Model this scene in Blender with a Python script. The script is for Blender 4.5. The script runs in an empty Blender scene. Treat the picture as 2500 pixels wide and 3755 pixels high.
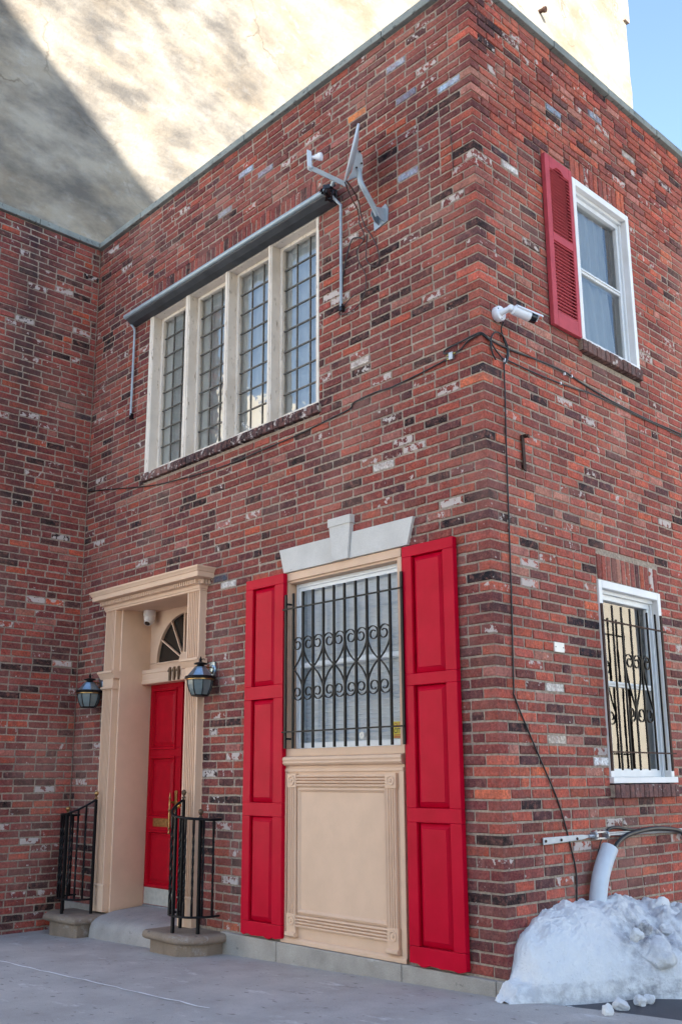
import bpy, bmesh, math, random
from mathutils import Vector, Matrix, noise
R = math.radians
PI = math.pi
S = bpy.context.scene
COL = S.collection

# ------------------------------------------------------------------ materials
def nt(name):
    m = bpy.data.materials.new(name); m.use_nodes = True
    t = m.node_tree; b = t.nodes['Principled BSDF']
    return m, t, b
def N(t, kind, **kw):
    n = t.nodes.new(kind)
    for k, v in kw.items():
        if k.startswith('i_'):
            key = k[2:]
            key = int(key) if key.isdigit() else key.replace('_', ' ')
            n.inputs[key].default_value = v
        else: setattr(n, k, v)
    return n
def noise_n(t, scale, detail=4, rough=.55, vec=None, stretch=None):
    tc = N(t, 'ShaderNodeTexCoord')
    src = tc.outputs['Object']
    if stretch:
        mp = N(t, 'ShaderNodeMapping'); mp.inputs['Scale'].default_value = stretch
        t.links.new(src, mp.inputs['Vector']); src = mp.outputs['Vector']
    n = N(t, 'ShaderNodeTexNoise'); n.inputs['Scale'].default_value = scale
    n.inputs['Detail'].default_value = detail; n.inputs['Roughness'].default_value = rough
    t.links.new(src, n.inputs['Vector'])
    return n.outputs['Fac']
def ramp(t, fac, stops):
    r = N(t, 'ShaderNodeValToRGB')
    e = r.color_ramp.elements
    while len(e) < len(stops): e.new(.5)
    for el, (p, c) in zip(e, stops):
        el.position = p; el.color = (c, c, c, 1) if not hasattr(c, '__len__') else (*c, 1)
    t.links.new(fac, r.inputs['Fac'])
    return r.outputs['Color']
def mix(t, fac, a, b, mode='MIX'):
    m = N(t, 'ShaderNodeMix', data_type='RGBA', blend_type=mode)
    for sock, val in ((m.inputs['Factor'], fac), (m.inputs['A'], a), (m.inputs['B'], b)):
        if hasattr(val, 'is_linked') or isinstance(val, bpy.types.NodeSocket): t.links.new(val, sock)
        elif hasattr(val, '__len__'): sock.default_value = (*val, 1)[:4]
        else: sock.default_value = val
    return m.outputs['Result']
def math_n(t, op, a, b=0.0):
    m = N(t, 'ShaderNodeMath', operation=op)
    for i, v in enumerate((a, b)):
        if isinstance(v, bpy.types.NodeSocket): t.links.new(v, m.inputs[i])
        else: m.inputs[i].default_value = v
    return m.outputs[0]
def bump(t, b, fac, strength=.3, dist=.01):
    n = N(t, 'ShaderNodeBump'); n.inputs['Strength'].default_value = strength
    n.inputs['Distance'].default_value = dist
    t.links.new(fac, n.inputs['Height']); t.links.new(n.outputs['Normal'], b.inputs['Normal'])
def simple(name, col, rough=.6, metal=0., var=.12, scale=14, bmp=.15, bscale=60, bd=.003, spec=.5):
    m, t, b = nt(name)
    f = noise_n(t, scale)
    lo = tuple(c*(1-var) for c in col); hi = tuple(min(1, c*(1+var)) for c in col)
    t.links.new(ramp(t, f, [(.3, lo), (.7, hi)]), b.inputs['Base Color'])
    b.inputs['Roughness'].default_value = rough; b.inputs['Metallic'].default_value = metal
    b.inputs['Specular IOR Level'].default_value = spec
    if bmp: bump(t, b, noise_n(t, bscale, 3), bmp, bd)
    return m

def worn_paint(name, col, chip, rough=.55, lo=.60, hi=.68, cs=20, stretch=None, bmp=.2, var=.08, grime=None):
    """paint with chips of the under layer and a little grime"""
    m, t, b = nt(name)
    f = noise_n(t, 6, 5)
    c = ramp(t, f, [(.3, tuple(x*(1-var) for x in col)), (.7, tuple(min(1, x*(1+var)) for x in col))])
    if grime:
        g = ramp(t, noise_n(t, 3.2, 6, .65), [(.45, 0), (.75, .55)])
        c = mix(t, g, c, grime)
    k = ramp(t, noise_n(t, cs, 6, .7, stretch=stretch), [(lo, 0), (hi, 1)])
    c = mix(t, k, c, chip)
    t.links.new(c, b.inputs['Base Color']); b.inputs['Roughness'].default_value = rough
    b.inputs['Specular IOR Level'].default_value = .2
    bump(t, b, noise_n(t, 70, 4), bmp, .003)
    return m

def brick_mat(name):
    m, t, b = nt(name)
    a = N(t, 'ShaderNodeAttribute', attribute_name='brick_tint')
    f1 = noise_n(t, 55, 5, .65)
    v = ramp(t, f1, [(.27, .48), (.48, 1.08), (.74, 1.75)])
    c = mix(t, 1.0, a.outputs['Color'], v, 'MULTIPLY')
    blot = ramp(t, noise_n(t, 13, 4), [(.42, 0), (.66, .5)])
    c = mix(t, blot, c, (.120, .056, .054))
    pk = ramp(t, noise_n(t, 21, 6, .68), [(.50, 0), (.68, .55)])
    c = mix(t, pk, c, (.34, .138, .108))
    dust = ramp(t, noise_n(t, 120, 4, .7), [(.58, 0), (.70, .5)])
    c = mix(t, dust, c, (.42, .285, .225))
    efl = ramp(t, noise_n(t, 1.1, 5, .6), [(.49, 0), (.72, .42)])
    c = mix(t, efl, c, (.38, .205, .165))
    # dark water streak on the wing wall (a stain with its own place)
    tc = N(t, 'ShaderNodeTexCoord'); sx = N(t, 'ShaderNodeSeparateXYZ'); t.links.new(tc.outputs['Object'], sx.inputs[0])
    dy = math_n(t, 'ABSOLUTE', math_n(t, 'ADD', sx.outputs['Y'], .78))
    st = math_n(t, 'SUBTRACT', 1.0, math_n(t, 'DIVIDE', dy, .30))
    st = math_n(t, 'MAXIMUM', st, 0.0)
    onw = math_n(t, 'LESS_THAN', sx.outputs['X'], -5.2)
    onz = math_n(t, 'MINIMUM', math_n(t, 'MAXIMUM', math_n(t, 'MULTIPLY', math_n(t, 'SUBTRACT', sx.outputs['Z'], 3.2), .5), 0.0), 1.0)
    st = math_n(t, 'MULTIPLY', math_n(t, 'MULTIPLY', st, onw), onz)
    st = math_n(t, 'MULTIPLY', st, math_n(t, 'ADD', noise_n(t, 9, 4), .25))
    c = mix(t, st, c, (.035, .028, .032))
    sm = math_n(t, 'ADD', noise_n(t, 17, 6, .62), math_n(t, 'MULTIPLY', a.outputs['Alpha'], .27))
    k = ramp(t, sm, [(.695, 0), (.735, .92)])
    c = mix(t, k, c, (.52, .45, .41))
    t.links.new(c, b.inputs['Base Color'])
    b.inputs['Roughness'].default_value = .88; b.inputs['Specular IOR Level'].default_value = .08
    bump(t, b, f1, .55, .006)
    return m
M = {}
M['brick'] = brick_mat('brick')
def mortar_mat():
    m, t, b = nt('mortar')
    f = noise_n(t, 40, 5, .7)
    c = ramp(t, f, [(.3, (.19, .148, .116)), (.7, (.47, .38, .30))])
    c = mix(t, ramp(t, noise_n(t, 1.6, 4), [(.45, 0), (.66, .5)]), c, (.16, .125, .10))
    t.links.new(c, b.inputs['Base Color']); b.inputs['Roughness'].default_value = .95; b.inputs['Specular IOR Level'].default_value = .1
    bump(t, b, f, .6, .006)
    return m
M['mortar'] = mortar_mat()

M['tan'] = worn_paint('tan_paint', (.67, .455, .315), (.52, .37, .26), .5, .70, .78, 40, bmp=.12, var=.04, grime=(.58, .39, .265))
M['cream'] = worn_paint('cream_paint', (.74, .655, .56), (.36, .28, .20), .6, .605, .655, 16, stretch=(2.2, 2.2, .55), bmp=.3, var=.05, grime=(.52, .43, .34))
M['white'] = worn_paint('white_paint', (.80, .79, .78), (.55, .5, .44), .45, .70, .78, 18, bmp=.1, var=.03, grime=(.68, .65, .60))
M['vinyl'] = simple('white_vinyl', (.72, .74, .75), .35, var=.04, bmp=.03)
def red_mat():
    m, t, b = nt('red_gloss_paint')
    c = ramp(t, noise_n(t, 5, 5), [(.3, (.43, .0016, .018)), (.7, (.52, .0026, .025))])
    k = ramp(t, noise_n(t, 9, 8, .75, stretch=(4, 4, .8)), [(.72, 0), (.76, .65)])
    c = mix(t, k, c, (.62, .12, .14))
    t.links.new(c, b.inputs['Base Color']); b.inputs['Roughness'].default_value = .32
    b.inputs['Specular IOR Level'].default_value = .07
    bump(t, b, noise_n(t, 90, 3, stretch=(1, 1, .12)), .22, .003)
    return m
M['red'] = red_mat()
M['door_red'] = simple('door_red_paint', (.40, .002, .012), .40, var=.1, bmp=.1, spec=.10)
M['rose'] = simple('faded_rose_paint', (.46, .070, .085), .55, var=.1, bmp=.12, spec=.15)
def conc(name, lo, hi, sc=2.2, stain=(.52, .52, .55), dark=(.12, .115, .12), slo=.60, shi=.74, dlo=.66, dhi=.72, bs=.35):
    m, t, b = nt(name)
    c = ramp(t, noise_n(t, sc, 6, .6), [(.28, lo), (.72, hi)])
    c = mix(t, ramp(t, noise_n(t, 160, 2), [(.35, .25), (.65, 0)]), c, dark)
    c = mix(t, ramp(t, noise_n(t, 3.1, 9, .72, stretch=(.8, 2.2, 2.2)), [(slo, 0), (shi, .75)]), c, stain)
    c = mix(t, ramp(t, noise_n(t, 19, 5, .55, stretch=(.7, 1.4, 1)), [(dlo, 0), (dhi, .8)]), c, dark)
    t.links.new(c, b.inputs['Base Color']); b.inputs['Roughness'].default_value = .85
    bump(t, b, noise_n(t, 90, 6, .7), bs, .006)
    return m
M['concrete'] = conc('sidewalk_concrete', (.345, .31, .285), (.50, .455, .42), 2.6, stain=(.70, .68, .66), dark=(.16, .145, .135), slo=.59, shi=.72, dlo=.64, dhi=.69, bs=.7)
M['stepconc'] = conc('doorstep_concrete', (.27, .245, .225), (.40, .365, .335), 4, stain=(.50, .48, .46), dark=(.14, .125, .115), slo=.64, shi=.78)
M['stone'] = conc('base_stone', (.28, .25, .22), (.44, .40, .35), 5, stain=(.5, .49, .47), dark=(.10, .09, .08))
M['coping'] = conc('coping_stone', (.19, .205, .185), (.31, .33, .30), 4, stain=(.36, .38, .36), dark=(.06, .065, .06), slo=.62, dlo=.58, dhi=.68)
M['lintel'] = conc('lintel_stone', (.52, .49, .445), (.64, .605, .555), 5, stain=(.68, .67, .65), dark=(.30, .28, .26), dlo=.70, dhi=.78, bs=.2)
M['plinth'] = conc('step_stone', (.18, .128, .09), (.29, .215, .155), 6, stain=(.48, .48, .49), dark=(.07, .06, .055), slo=.57)
M['asphalt'] = conc('wet_asphalt', (.028, .028, .036), (.052, .05, .062), 5, stain=(.34, .35, .40), dark=(.015, .015, .018), slo=.61, shi=.68)
M['asphalt'].node_tree.nodes['Principled BSDF'].inputs['Roughness'].default_value = .5
M['salt'] = conc('salt_line', (.74, .73, .72), (.88, .87, .86), 9, stain=(.9, .9, .9), dark=(.45, .43, .42))
M['iron'] = simple('black_iron', (.006, .006, .007), .42, var=.2, bmp=.2, bscale=90, spec=.18)
M['brass'] = simple('aged_brass', (.42, .25, .10), .38, 1., var=.35, scale=40, bmp=.1)
M['gold'] = simple('polished_brass', (.8, .52, .14), .15, 1., var=.1, bmp=0)
M['bronze'] = simple('brown_bronze', (.115, .07, .04), .5, .5, var=.3, bmp=.1)
M['steel'] = simple('galvanised_steel', (.42, .44, .46), .42, .7, var=.12, scale=30, bmp=.05)
M['greymetal'] = simple('grey_painted_metal', (.33, .38, .42), .4, .15, var=.1, bmp=.05)
M['bracket'] = simple('grey_zinc_strap', (.45, .47, .49), .5, .2, var=.12, bmp=.08)
M['hood'] = simple('dark_awning_cover', (.045, .05, .056), .55, var=.3, scale=8, bmp=.15)
M['hoodlip'] = simple('awning_front_lip', (.30, .37, .41), .35, .2, var=.12, bmp=.03)
M['dish'] = simple('dish_grey', (.52, .56, .60), .42, var=.05, bmp=.02)
M['camwhite'] = simple('camera_white', (.80, .81, .84), .35, var=.02, bmp=0)
M['camgrey'] = simple('camera_warm_white', (.68, .62, .58), .45, var=.03, bmp=0)
M['black'] = simple('black_plastic', (.008, .008, .010), .25, var=.1, bmp=0)
M['cable'] = simple('cable_black', (.012, .012, .013), .45, var=.2, bmp=0)
M['cablebrown'] = simple('cable_brown', (.05, .026, .022), .5, var=.2, bmp=0)
M['rust'] = simple('rusty_iron', (.050, .022, .014), .8, .2, var=.5, scale=45, bmp=.4)
M['pvc'] = simple('grey_plastic_conduit', (.52, .57, .63), .4, var=.05, bmp=.03)
M['kick'] = simple('satin_kick_plate', (.46, .43, .37), .5, .15, var=.12, scale=25, bmp=.05)
M['room'] = simple('dark_room', (.02, .02, .022), .9, var=.1, bmp=0)
M['blind'] = simple('window_blind_fabric', (.66, .67, .70), .7, var=.05, bmp=0)
def curtain_mat():
    m, t, b = nt('sheer_curtain')
    c = ramp(t, noise_n(t, 6, 4, stretch=(3, 3, .4)), [(.3, (.72, .75, .78)), (.7, (.88, .89, .90))])
    t.links.new(c, b.inputs['Base Color']); b.inputs['Roughness'].default_value = .9
    return m
M['curtain'] = curtain_mat()
M['liner'] = simple('window_liner_cloth', (.86, .87, .88), .9, var=.04, scale=3, bmp=0)
def glass_mat(name, ior=1.9, tint=(.93, .96, .97), rough=.012, wob=.02, wscale=5):
    m = bpy.data.materials.new(name); m.use_nodes = True; t = m.node_tree; t.nodes.clear()
    o = N(t, 'ShaderNodeOutputMaterial'); tr = N(t, 'ShaderNodeBsdfTransparent'); gl = N(t, 'ShaderNodeBsdfGlossy')
    tr.inputs[0].default_value = (*tint, 1); gl.inputs['Roughness'].default_value = rough
    fr = N(t, 'ShaderNodeFresnel'); fr.inputs['IOR'].default_value = ior
    bp = N(t, 'ShaderNodeBump'); bp.inputs['Strength'].default_value = wob; bp.inputs['Distance'].default_value = .05
    t.links.new(noise_n(t, wscale, 2), bp.inputs['Height']); t.links.new(bp.outputs[0], gl.inputs['Normal'])
    mx = N(t, 'ShaderNodeMixShader'); t.links.new(fr.outputs[0], mx.inputs[0])
    t.links.new(tr.outputs[0], mx.inputs[1]); t.links.new(gl.outputs[0], mx.inputs[2])
    t.links.new(mx.outputs[0], o.inputs[0])
    return m
M['glass'] = glass_mat('window_glass', 3.0)
M['oldglass'] = glass_mat('old_leaded_glass', 3.0, (.92, .95, .97), .02, .05, 7)
M['lowglass'] = glass_mat('front_window_glass', 1.38)
M['lead'] = simple('lead_came', (.16, .145, .125), .6, .3, var=.3, scale=40, bmp=.2)
m, t, b = nt('lantern_glass'); b.inputs['Base Color'].default_value = (.13, .16, .16, 1); b.inputs['Roughness'].default_value = .22
bump(t, b, noise_n(t, 120, 2), .25, .004); M['lglass'] = m
M['pewter'] = simple('lantern_pewter', (.30, .38, .44), .28, .85, var=.2, scale=30, bmp=.05)
m, t, b = nt('dark_window_glass'); b.inputs['Base Color'].default_value = (.012, .012, .011, 1); b.inputs['Roughness'].default_value = .12; M['darkglass'] = m
M['yellow'] = simple('sticker_yellow', (.62, .50, .03), .5, var=.04, bmp=0)
M['maroon'] = simple('sticker_red', (.42, .03, .02), .5, var=.04, bmp=0)
M['ink'] = simple('sticker_ink', (.02, .012, .012), .5, var=.04, bmp=0)
M['plate'] = simple('cream_plate', (.80, .76, .68), .4, var=.03, bmp=0)
def snow_mat():
    m, t, b = nt('old_snow')
    c = ramp(t, noise_n(t, 5, 6, .6), [(.3, (.84, .85, .88)), (.6, (.95, .945, .94))])
    at = N(t, 'ShaderNodeAttribute', attribute_name='dirt')
    d = math_n(t, 'MULTIPLY', at.outputs['Fac'], ramp(t, noise_n(t, 14, 6, .7), [(.40, 0), (.62, 1)]))
    c = mix(t, d, c, (.27, .26, .28))
    sp = ramp(t, noise_n(t, 70, 3), [(.69, 0), (.74, .7)])
    c = mix(t, sp, c, (.30, .29, .31))
    t.links.new(c, b.inputs['Base Color']); b.inputs['Roughness'].default_value = .75
    bump(t, b, noise_n(t, 42, 7, .75), .9, .03)
    return m
M['snow'] = snow_mat()
def stucco_mat():
    m, t, b = nt('old_stucco')
    c = ramp(t, noise_n(t, .62, 9, .66, stretch=(1, .8, 1.3)), [(.34, (.275, .225, .165)), (.47, (.335, .292, .232)), (.60, (.375, .342, .29))])
    streak = ramp(t, noise_n(t, 1.5, 8, .7, stretch=(1, 1.2, .35)), [(.50, 0), (.74, .28)])
    c = mix(t, streak, c, (.27, .215, .15))
    pale = ramp(t, noise_n(t, 3.4, 7, .7, stretch=(1, .8, 1.2)), [(.54, 0), (.66, .6)])
    c = mix(t, pale, c, (.41, .39, .355))
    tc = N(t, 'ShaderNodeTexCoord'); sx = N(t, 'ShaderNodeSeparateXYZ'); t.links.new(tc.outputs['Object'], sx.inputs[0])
    # grime bands, masked to the cast shadow zone to paint its shade darker too
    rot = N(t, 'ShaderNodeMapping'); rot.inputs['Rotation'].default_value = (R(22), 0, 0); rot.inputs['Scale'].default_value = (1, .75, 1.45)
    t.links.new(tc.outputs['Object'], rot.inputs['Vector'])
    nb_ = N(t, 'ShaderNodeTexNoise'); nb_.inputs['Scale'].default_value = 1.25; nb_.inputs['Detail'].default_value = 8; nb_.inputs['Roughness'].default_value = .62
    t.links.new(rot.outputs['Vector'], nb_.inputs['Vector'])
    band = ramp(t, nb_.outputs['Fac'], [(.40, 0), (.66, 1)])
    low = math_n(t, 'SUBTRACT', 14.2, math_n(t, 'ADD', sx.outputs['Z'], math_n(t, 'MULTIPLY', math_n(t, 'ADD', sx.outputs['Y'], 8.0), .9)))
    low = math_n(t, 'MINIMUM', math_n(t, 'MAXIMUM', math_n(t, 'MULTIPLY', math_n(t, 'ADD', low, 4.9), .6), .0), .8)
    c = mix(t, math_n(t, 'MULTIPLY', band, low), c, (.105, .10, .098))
    vor = N(t, 'ShaderNodeTexVoronoi', feature='DISTANCE_TO_EDGE'); vor.inputs['Scale'].default_value = .28
    nz = N(t, 'ShaderNodeTexNoise'); nz.inputs['Scale'].default_value = 1.4; nz.inputs['Detail'].default_value = 6
    t.links.new(tc.outputs['Object'], nz.inputs['Vector'])
    ad = N(t, 'ShaderNodeVectorMath', operation='MULTIPLY_ADD'); t.links.new(nz.outputs['Color'], ad.inputs[0]); ad.inputs[1].default_value = (1.3,)*3
    t.links.new(tc.outputs['Object'], ad.inputs[2]); t.links.new(ad.outputs[0], vor.inputs['Vector'])
    crack = ramp(t, vor.outputs['Distance'], [(0, .7), (.008, 0)])
    crack = math_n(t, 'MULTIPLY', crack, ramp(t, noise_n(t, .5, 3), [(.48, 0), (.58, 1)]))
    c = mix(t, crack, c, (.14, .11, .08))
    t.links.new(c, b.inputs['Base Color']); b.inputs['Roughness'].default_value = .95; b.inputs['Specular IOR Level'].default_value = .1
    bump(t, b, noise_n(t, 7, 10, .74), .55, .05)
    return m
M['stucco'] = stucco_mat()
M['opposite'] = simple('opposite_brick', (.42, .33, .27), .9, var=.25, scale=2, bmp=.1)
M['creamwall'] = simple('far_cream_wall', (.74, .68, .56), .9, var=.08, scale=.6, bmp=.1)

# ------------------------------------------------------------------ mesh builder
class MB:
    def __init__(s): s.v = []; s.f = []; s.mi = []; s.tint = []
    def add(s, vs, fs, mi=0, tint=None):
        o = len(s.v); s.v += [tuple(v) for v in vs]
        for f in fs: s.f.append(tuple(i+o for i in f)); s.mi.append(mi); s.tint.append(tint or (0, 0, 0, 0))
        return s
    def box(s, x0, x1, y0, y1, z0, z1, mi=0):
        x0, x1 = sorted((x0, x1)); y0, y1 = sorted((y0, y1)); z0, z1 = sorted((z0, z1))
        v = [(x, y, z) for z in (z0, z1) for y in (y0, y1) for x in (x0, x1)]
        return s.add(v, [(0, 2, 3, 1), (4, 5, 7, 6), (0, 1, 5, 4), (2, 6, 7, 3), (0, 4, 6, 2), (1, 3, 7, 5)], mi)
    def obox(s, c, ax, half, mi=0):
        c = Vector(c); X, Y, Z = [Vector(a).normalized()*h for a, h in zip(ax, half)]
        v = [c+i*X+j*Y+k*Z for k in (-1, 1) for j in (-1, 1) for i in (-1, 1)]
        return s.add(v, [(0, 2, 3, 1), (4, 5, 7, 6), (0, 1, 5, 4), (2, 6, 7, 3), (0, 4, 6, 2), (1, 3, 7, 5)], mi)
    def prism(s, poly, axis, lo, hi, mi=0, caps=True):
        """poly in the two other axes (x: (y,z), y: (x,z), z: (x,y)); extruded along axis"""
        n = len(poly)
        def P(p, a):
            return {'x': (a, p[0], p[1]), 'y': (p[0], a, p[1]), 'z': (p[0], p[1], a)}[axis]
        v = [P(p, lo) for p in poly]+[P(p, hi) for p in poly]
        f = [(i, (i+1) % n, (i+1) % n+n, i+n) for i in range(n)]
        if caps: f += [tuple(range(n))[::-1], tuple(range(n, 2*n))]
        return s.add(v, f, mi)
    def tube(s, pts, r, n=8, mi=0, caps=True, flat=None):
        pts = [Vector(p) for p in pts]; rs = r if hasattr(r, '__len__') else [r]*len(pts)
        T = []
        for i in range(len(pts)):
            a = pts[max(0, i-1)]; b = pts[min(len(pts)-1, i+1)]; T.append((b-a).normalized())
        up = Vector((0, 0, 1)) if abs(T[0].z) < .9 else Vector((1, 0, 0))
        U = (up-T[0]*up.dot(T[0])).normalized(); vs = []
        for i, p in enumerate(pts):
            U = (U-T[i]*U.dot(T[i])).normalized(); V = T[i].cross(U)
            for k in range(n):
                a = 2*PI*k/n; vs.append(p+(U*math.cos(a)*(flat or 1)+V*math.sin(a))*rs[i])
        fs = [(i*n+k, i*n+(k+1) % n, (i+1)*n+(k+1) % n, (i+1)*n+k) for i in range(len(pts)-1) for k in range(n)]
        if caps: fs += [tuple(range(n))[::-1], tuple((len(pts)-1)*n+k for k in range(n))]
        return s.add(vs, fs, mi)
    def lathe(s, prof, c=(0, 0, 0), axis=(0, 0, 1), n=16, mi=0, up=None):
        A = Vector(axis).normalized(); u = Vector(up) if up else (Vector((1, 0, 0)) if abs(A.x) < .9 else Vector((0, 1, 0)))
        U = (u-A*u.dot(A)).normalized(); V = A.cross(U); c = Vector(c); vs = []
        for r, h in prof:
            for k in range(n):
                a = 2*PI*(k+.5)/n; vs.append(c+A*h+(U*math.cos(a)+V*math.sin(a))*r)
        m = len(prof)
        fs = [(i*n+k, i*n+(k+1) % n, (i+1)*n+(k+1) % n, (i+1)*n+k) for i in range(m-1) for k in range(n)]
        fs += [tuple(range(n))[::-1], tuple((m-1)*n+k for k in range(n))]
        return s.add(vs, fs, mi)
    def build(s, name, mats, parent=None, smooth=False, bev=0, angle=35, seg=2):
        off = rootloc(parent) if parent else Vector((0, 0, 0))
        me = bpy.data.meshes.new(name)
        me.from_pydata([tuple(Vector(v)-off) for v in s.v], [], s.f)
        mats = mats if isinstance(mats, (list, tuple)) else [mats]
        for mm in mats: me.materials.append(M[mm])
        me.polygons.foreach_set('material_index', s.mi)
        if any(tt[3] or tt[0] for tt in s.tint):
            a = me.attributes.new('brick_tint', 'FLOAT_COLOR', 'FACE')
            a.data.foreach_set('color', [c for tt in s.tint for c in tt])
        me.update()
        o = bpy.data.objects.new(name, me); COL.objects.link(o)
        if parent: o.parent = parent
        if smooth:
            me.polygons.foreach_set('use_smooth', [True]*len(me.polygons))
            me.set_sharp_from_angle(angle=R(angle))
        if bev:
            md = o.modifiers.new('edge', 'BEVEL'); md.width = bev; md.segments = seg; md.limit_method = 'ANGLE'; md.angle_limit = R(40)
            md.harden_normals = False
        return o
ROOTS = {}
def rootloc(o):
    while o.parent: o = o.parent
    return ROOTS.get(o.name, Vector((0, 0, 0)))
def thing(name, label, cat, loc=(0, 0, 0), group=None):
    o = bpy.data.objects.new(name, None); COL.objects.link(o); o.location = loc; o.empty_display_size = .1
    ROOTS[o.name] = Vector(loc); o['label'] = label; o['category'] = cat
    if group: o['group'] = group
    return o
def tag(o, label, cat, group=None):
    o['label'] = label; o['category'] = cat
    if group: o['group'] = group
    return o
def origin(o, loc):
    """move a single mesh thing's origin to its base"""
    l = Vector(loc); o.data.transform(Matrix.Translation(-l)); o.location = l; return o
def cat_curve(pts, n=6):
    """Catmull-Rom through pts"""
    P = [Vector(p) for p in pts]; P = [2*P[0]-P[1]]+P+[2*P[-1]-P[-2]]; out = []
    for i in range(1, len(P)-2):
        a, b, c, d = P[i-1:i+3]
        for k in range(n):
            t_ = k/n
            out.append(.5*((2*b)+(c-a)*t_+(2*a-5*b+4*c-d)*t_*t_+(3*b-a-3*c+d)*t_**3))
    out.append(P[-2]); return out

# ------------------------------------------------------------------ brickwork
CH = .06809; ZB = .085; ZT = 7.03; JT = .0125
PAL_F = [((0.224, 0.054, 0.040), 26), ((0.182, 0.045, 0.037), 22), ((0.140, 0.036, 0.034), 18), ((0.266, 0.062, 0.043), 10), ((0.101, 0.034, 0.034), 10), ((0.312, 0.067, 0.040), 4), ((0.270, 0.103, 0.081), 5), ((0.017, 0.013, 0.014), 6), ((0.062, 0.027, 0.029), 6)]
PAL_R = [((0.352, 0.084, 0.057), 26), ((0.288, 0.071, 0.053), 22), ((0.217, 0.059, 0.048), 15), ((0.405, 0.095, 0.060), 13), ((0.135, 0.047, 0.042), 9), ((0.470, 0.113, 0.060), 2), ((0.388, 0.159, 0.118), 7), ((0.026, 0.020, 0.022), 3), ((0.082, 0.038, 0.039), 5)]  # front palette lightened: the side wall's stronger light is put into its bricks
PAL_W = [((0.267, 0.059, 0.044), 24), ((0.211, 0.047, 0.039), 24), ((0.162, 0.041, 0.037), 20), ((0.317, 0.067, 0.044), 8), ((0.121, 0.040, 0.037), 10), ((0.408, 0.080, 0.042), 4), ((0.310, 0.111, 0.084), 4), ((0.018, 0.013, 0.013), 6), ((0.070, 0.030, 0.029), 6)]
SPECIAL = {
 'front': [((-.738, 6.706), (.32, .38, .46)), ((-.263, 6.249), (.33, .42, .52)), ((-.734, 6.406), (.17, .17, .22)), ((-.560, 5.722), (.26, .31, .40)), ((-2.572, 6.712), (.33, .37, .45)),
   ((-2.336, 6.571), (.24, .27, .33)), ((-2.851, 6.428), (.25, .29, .32)), ((-1.085, 6.510), (.62, .19, .05)), ((-1.156, 4.371), (.55, .50, .45)), ((-1.021, 3.476), (.50, .46, .42)),
   ((-.622, 4.546), (.014, .014, .018)), ((-.412, 4.563), (.016, .014, .016)), ((-.10, 5.03), (.03, .032, .04)), ((-.09, 3.96), (.02, .02, .025)), ((-.08, 3.45), (.02, .018, .02)), ((-.12, 3.02), (.012, .012, .015)), ((-.35, 2.94), (.012, .012, .015)),
   ((-2.10, 2.98), (.014, .014, .018)), ((-2.35, 3.03), (.014, .014, .018)), ((-.18, 2.52), (.016, .015, .018)), ((-.05, .56), (.010, .010, .012)), ((-2.62, .12), (.42, .10, .045)), ((-2.72, 2.86), (.5, .46, .42)), ((-2.85, 2.90), (.06, .07, .09))],
 'wing': [((-.309, 6.429), (.27, .34, .46)), ((-.937, 5.065), (.16, .22, .26)), ((-.437, 6.596), (.36, .09, .06)), ((-.42, 6.46), (.33, .075, .05)), ((-.62, 6.02), (.013, .013, .016)), ((-.17, 5.03), (.02, .02, .03))],
 'right': [((1.721, 6.711), (.27, .31, .38)), ((1.000, 6.428), (.22, .27, .33)), ((.378, 5.637), (.60, .56, .52)), ((2.161, 6.573), (.42, .38, .34)), ((1.173, 1.601), (.74, .73, .72)), ((1.168, 1.332), (.74, .73, .72)), ((1.16, 1.47), (.62, .55, .50)),
   ((.685, 1.487), (.5, .42, .34)), ((.108, 2.907), (.50, .46, .42)), ((.326, 2.643), (.58, .53, .48)), ((.702, 1.810), (.52, .48, .43)), ((.07, 5.60), (.028, .025, .028)), ((.33, 5.72), (.05, .035, .045)), ((.40, 2.80), (.015, .015, .018)), ((1.06, 2.30), (.02, .02, .026)), ((.95, 2.30), (.02, .02, .026)), ((1.05, 2.10), (.02, .02, .026))]}
rng = random.Random(7)
def pick(pal):
    w = rng.random()*sum(k for _, k in pal)
    for c, k in pal:
        w -= k
        if w <= 0: break
    f = rng.uniform(.84, 1.18)
    sm = rng.random(); a = .25*rng.random()**2
    if sm < .022: a = .70+.25*rng.random()
    elif sm < .085: a = .38+.2*rng.random()
    return tuple(x*f*rng.uniform(.95, 1.05) for x in c)+(a,)
MAPS = {'front': (lambda u, d, z: (u, -d, z), 1), 'right': (lambda u, d, z: (d, u, z), 1), 'wing': (lambda u, d, z: (-5.25+d, u, z), 1)}
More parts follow.
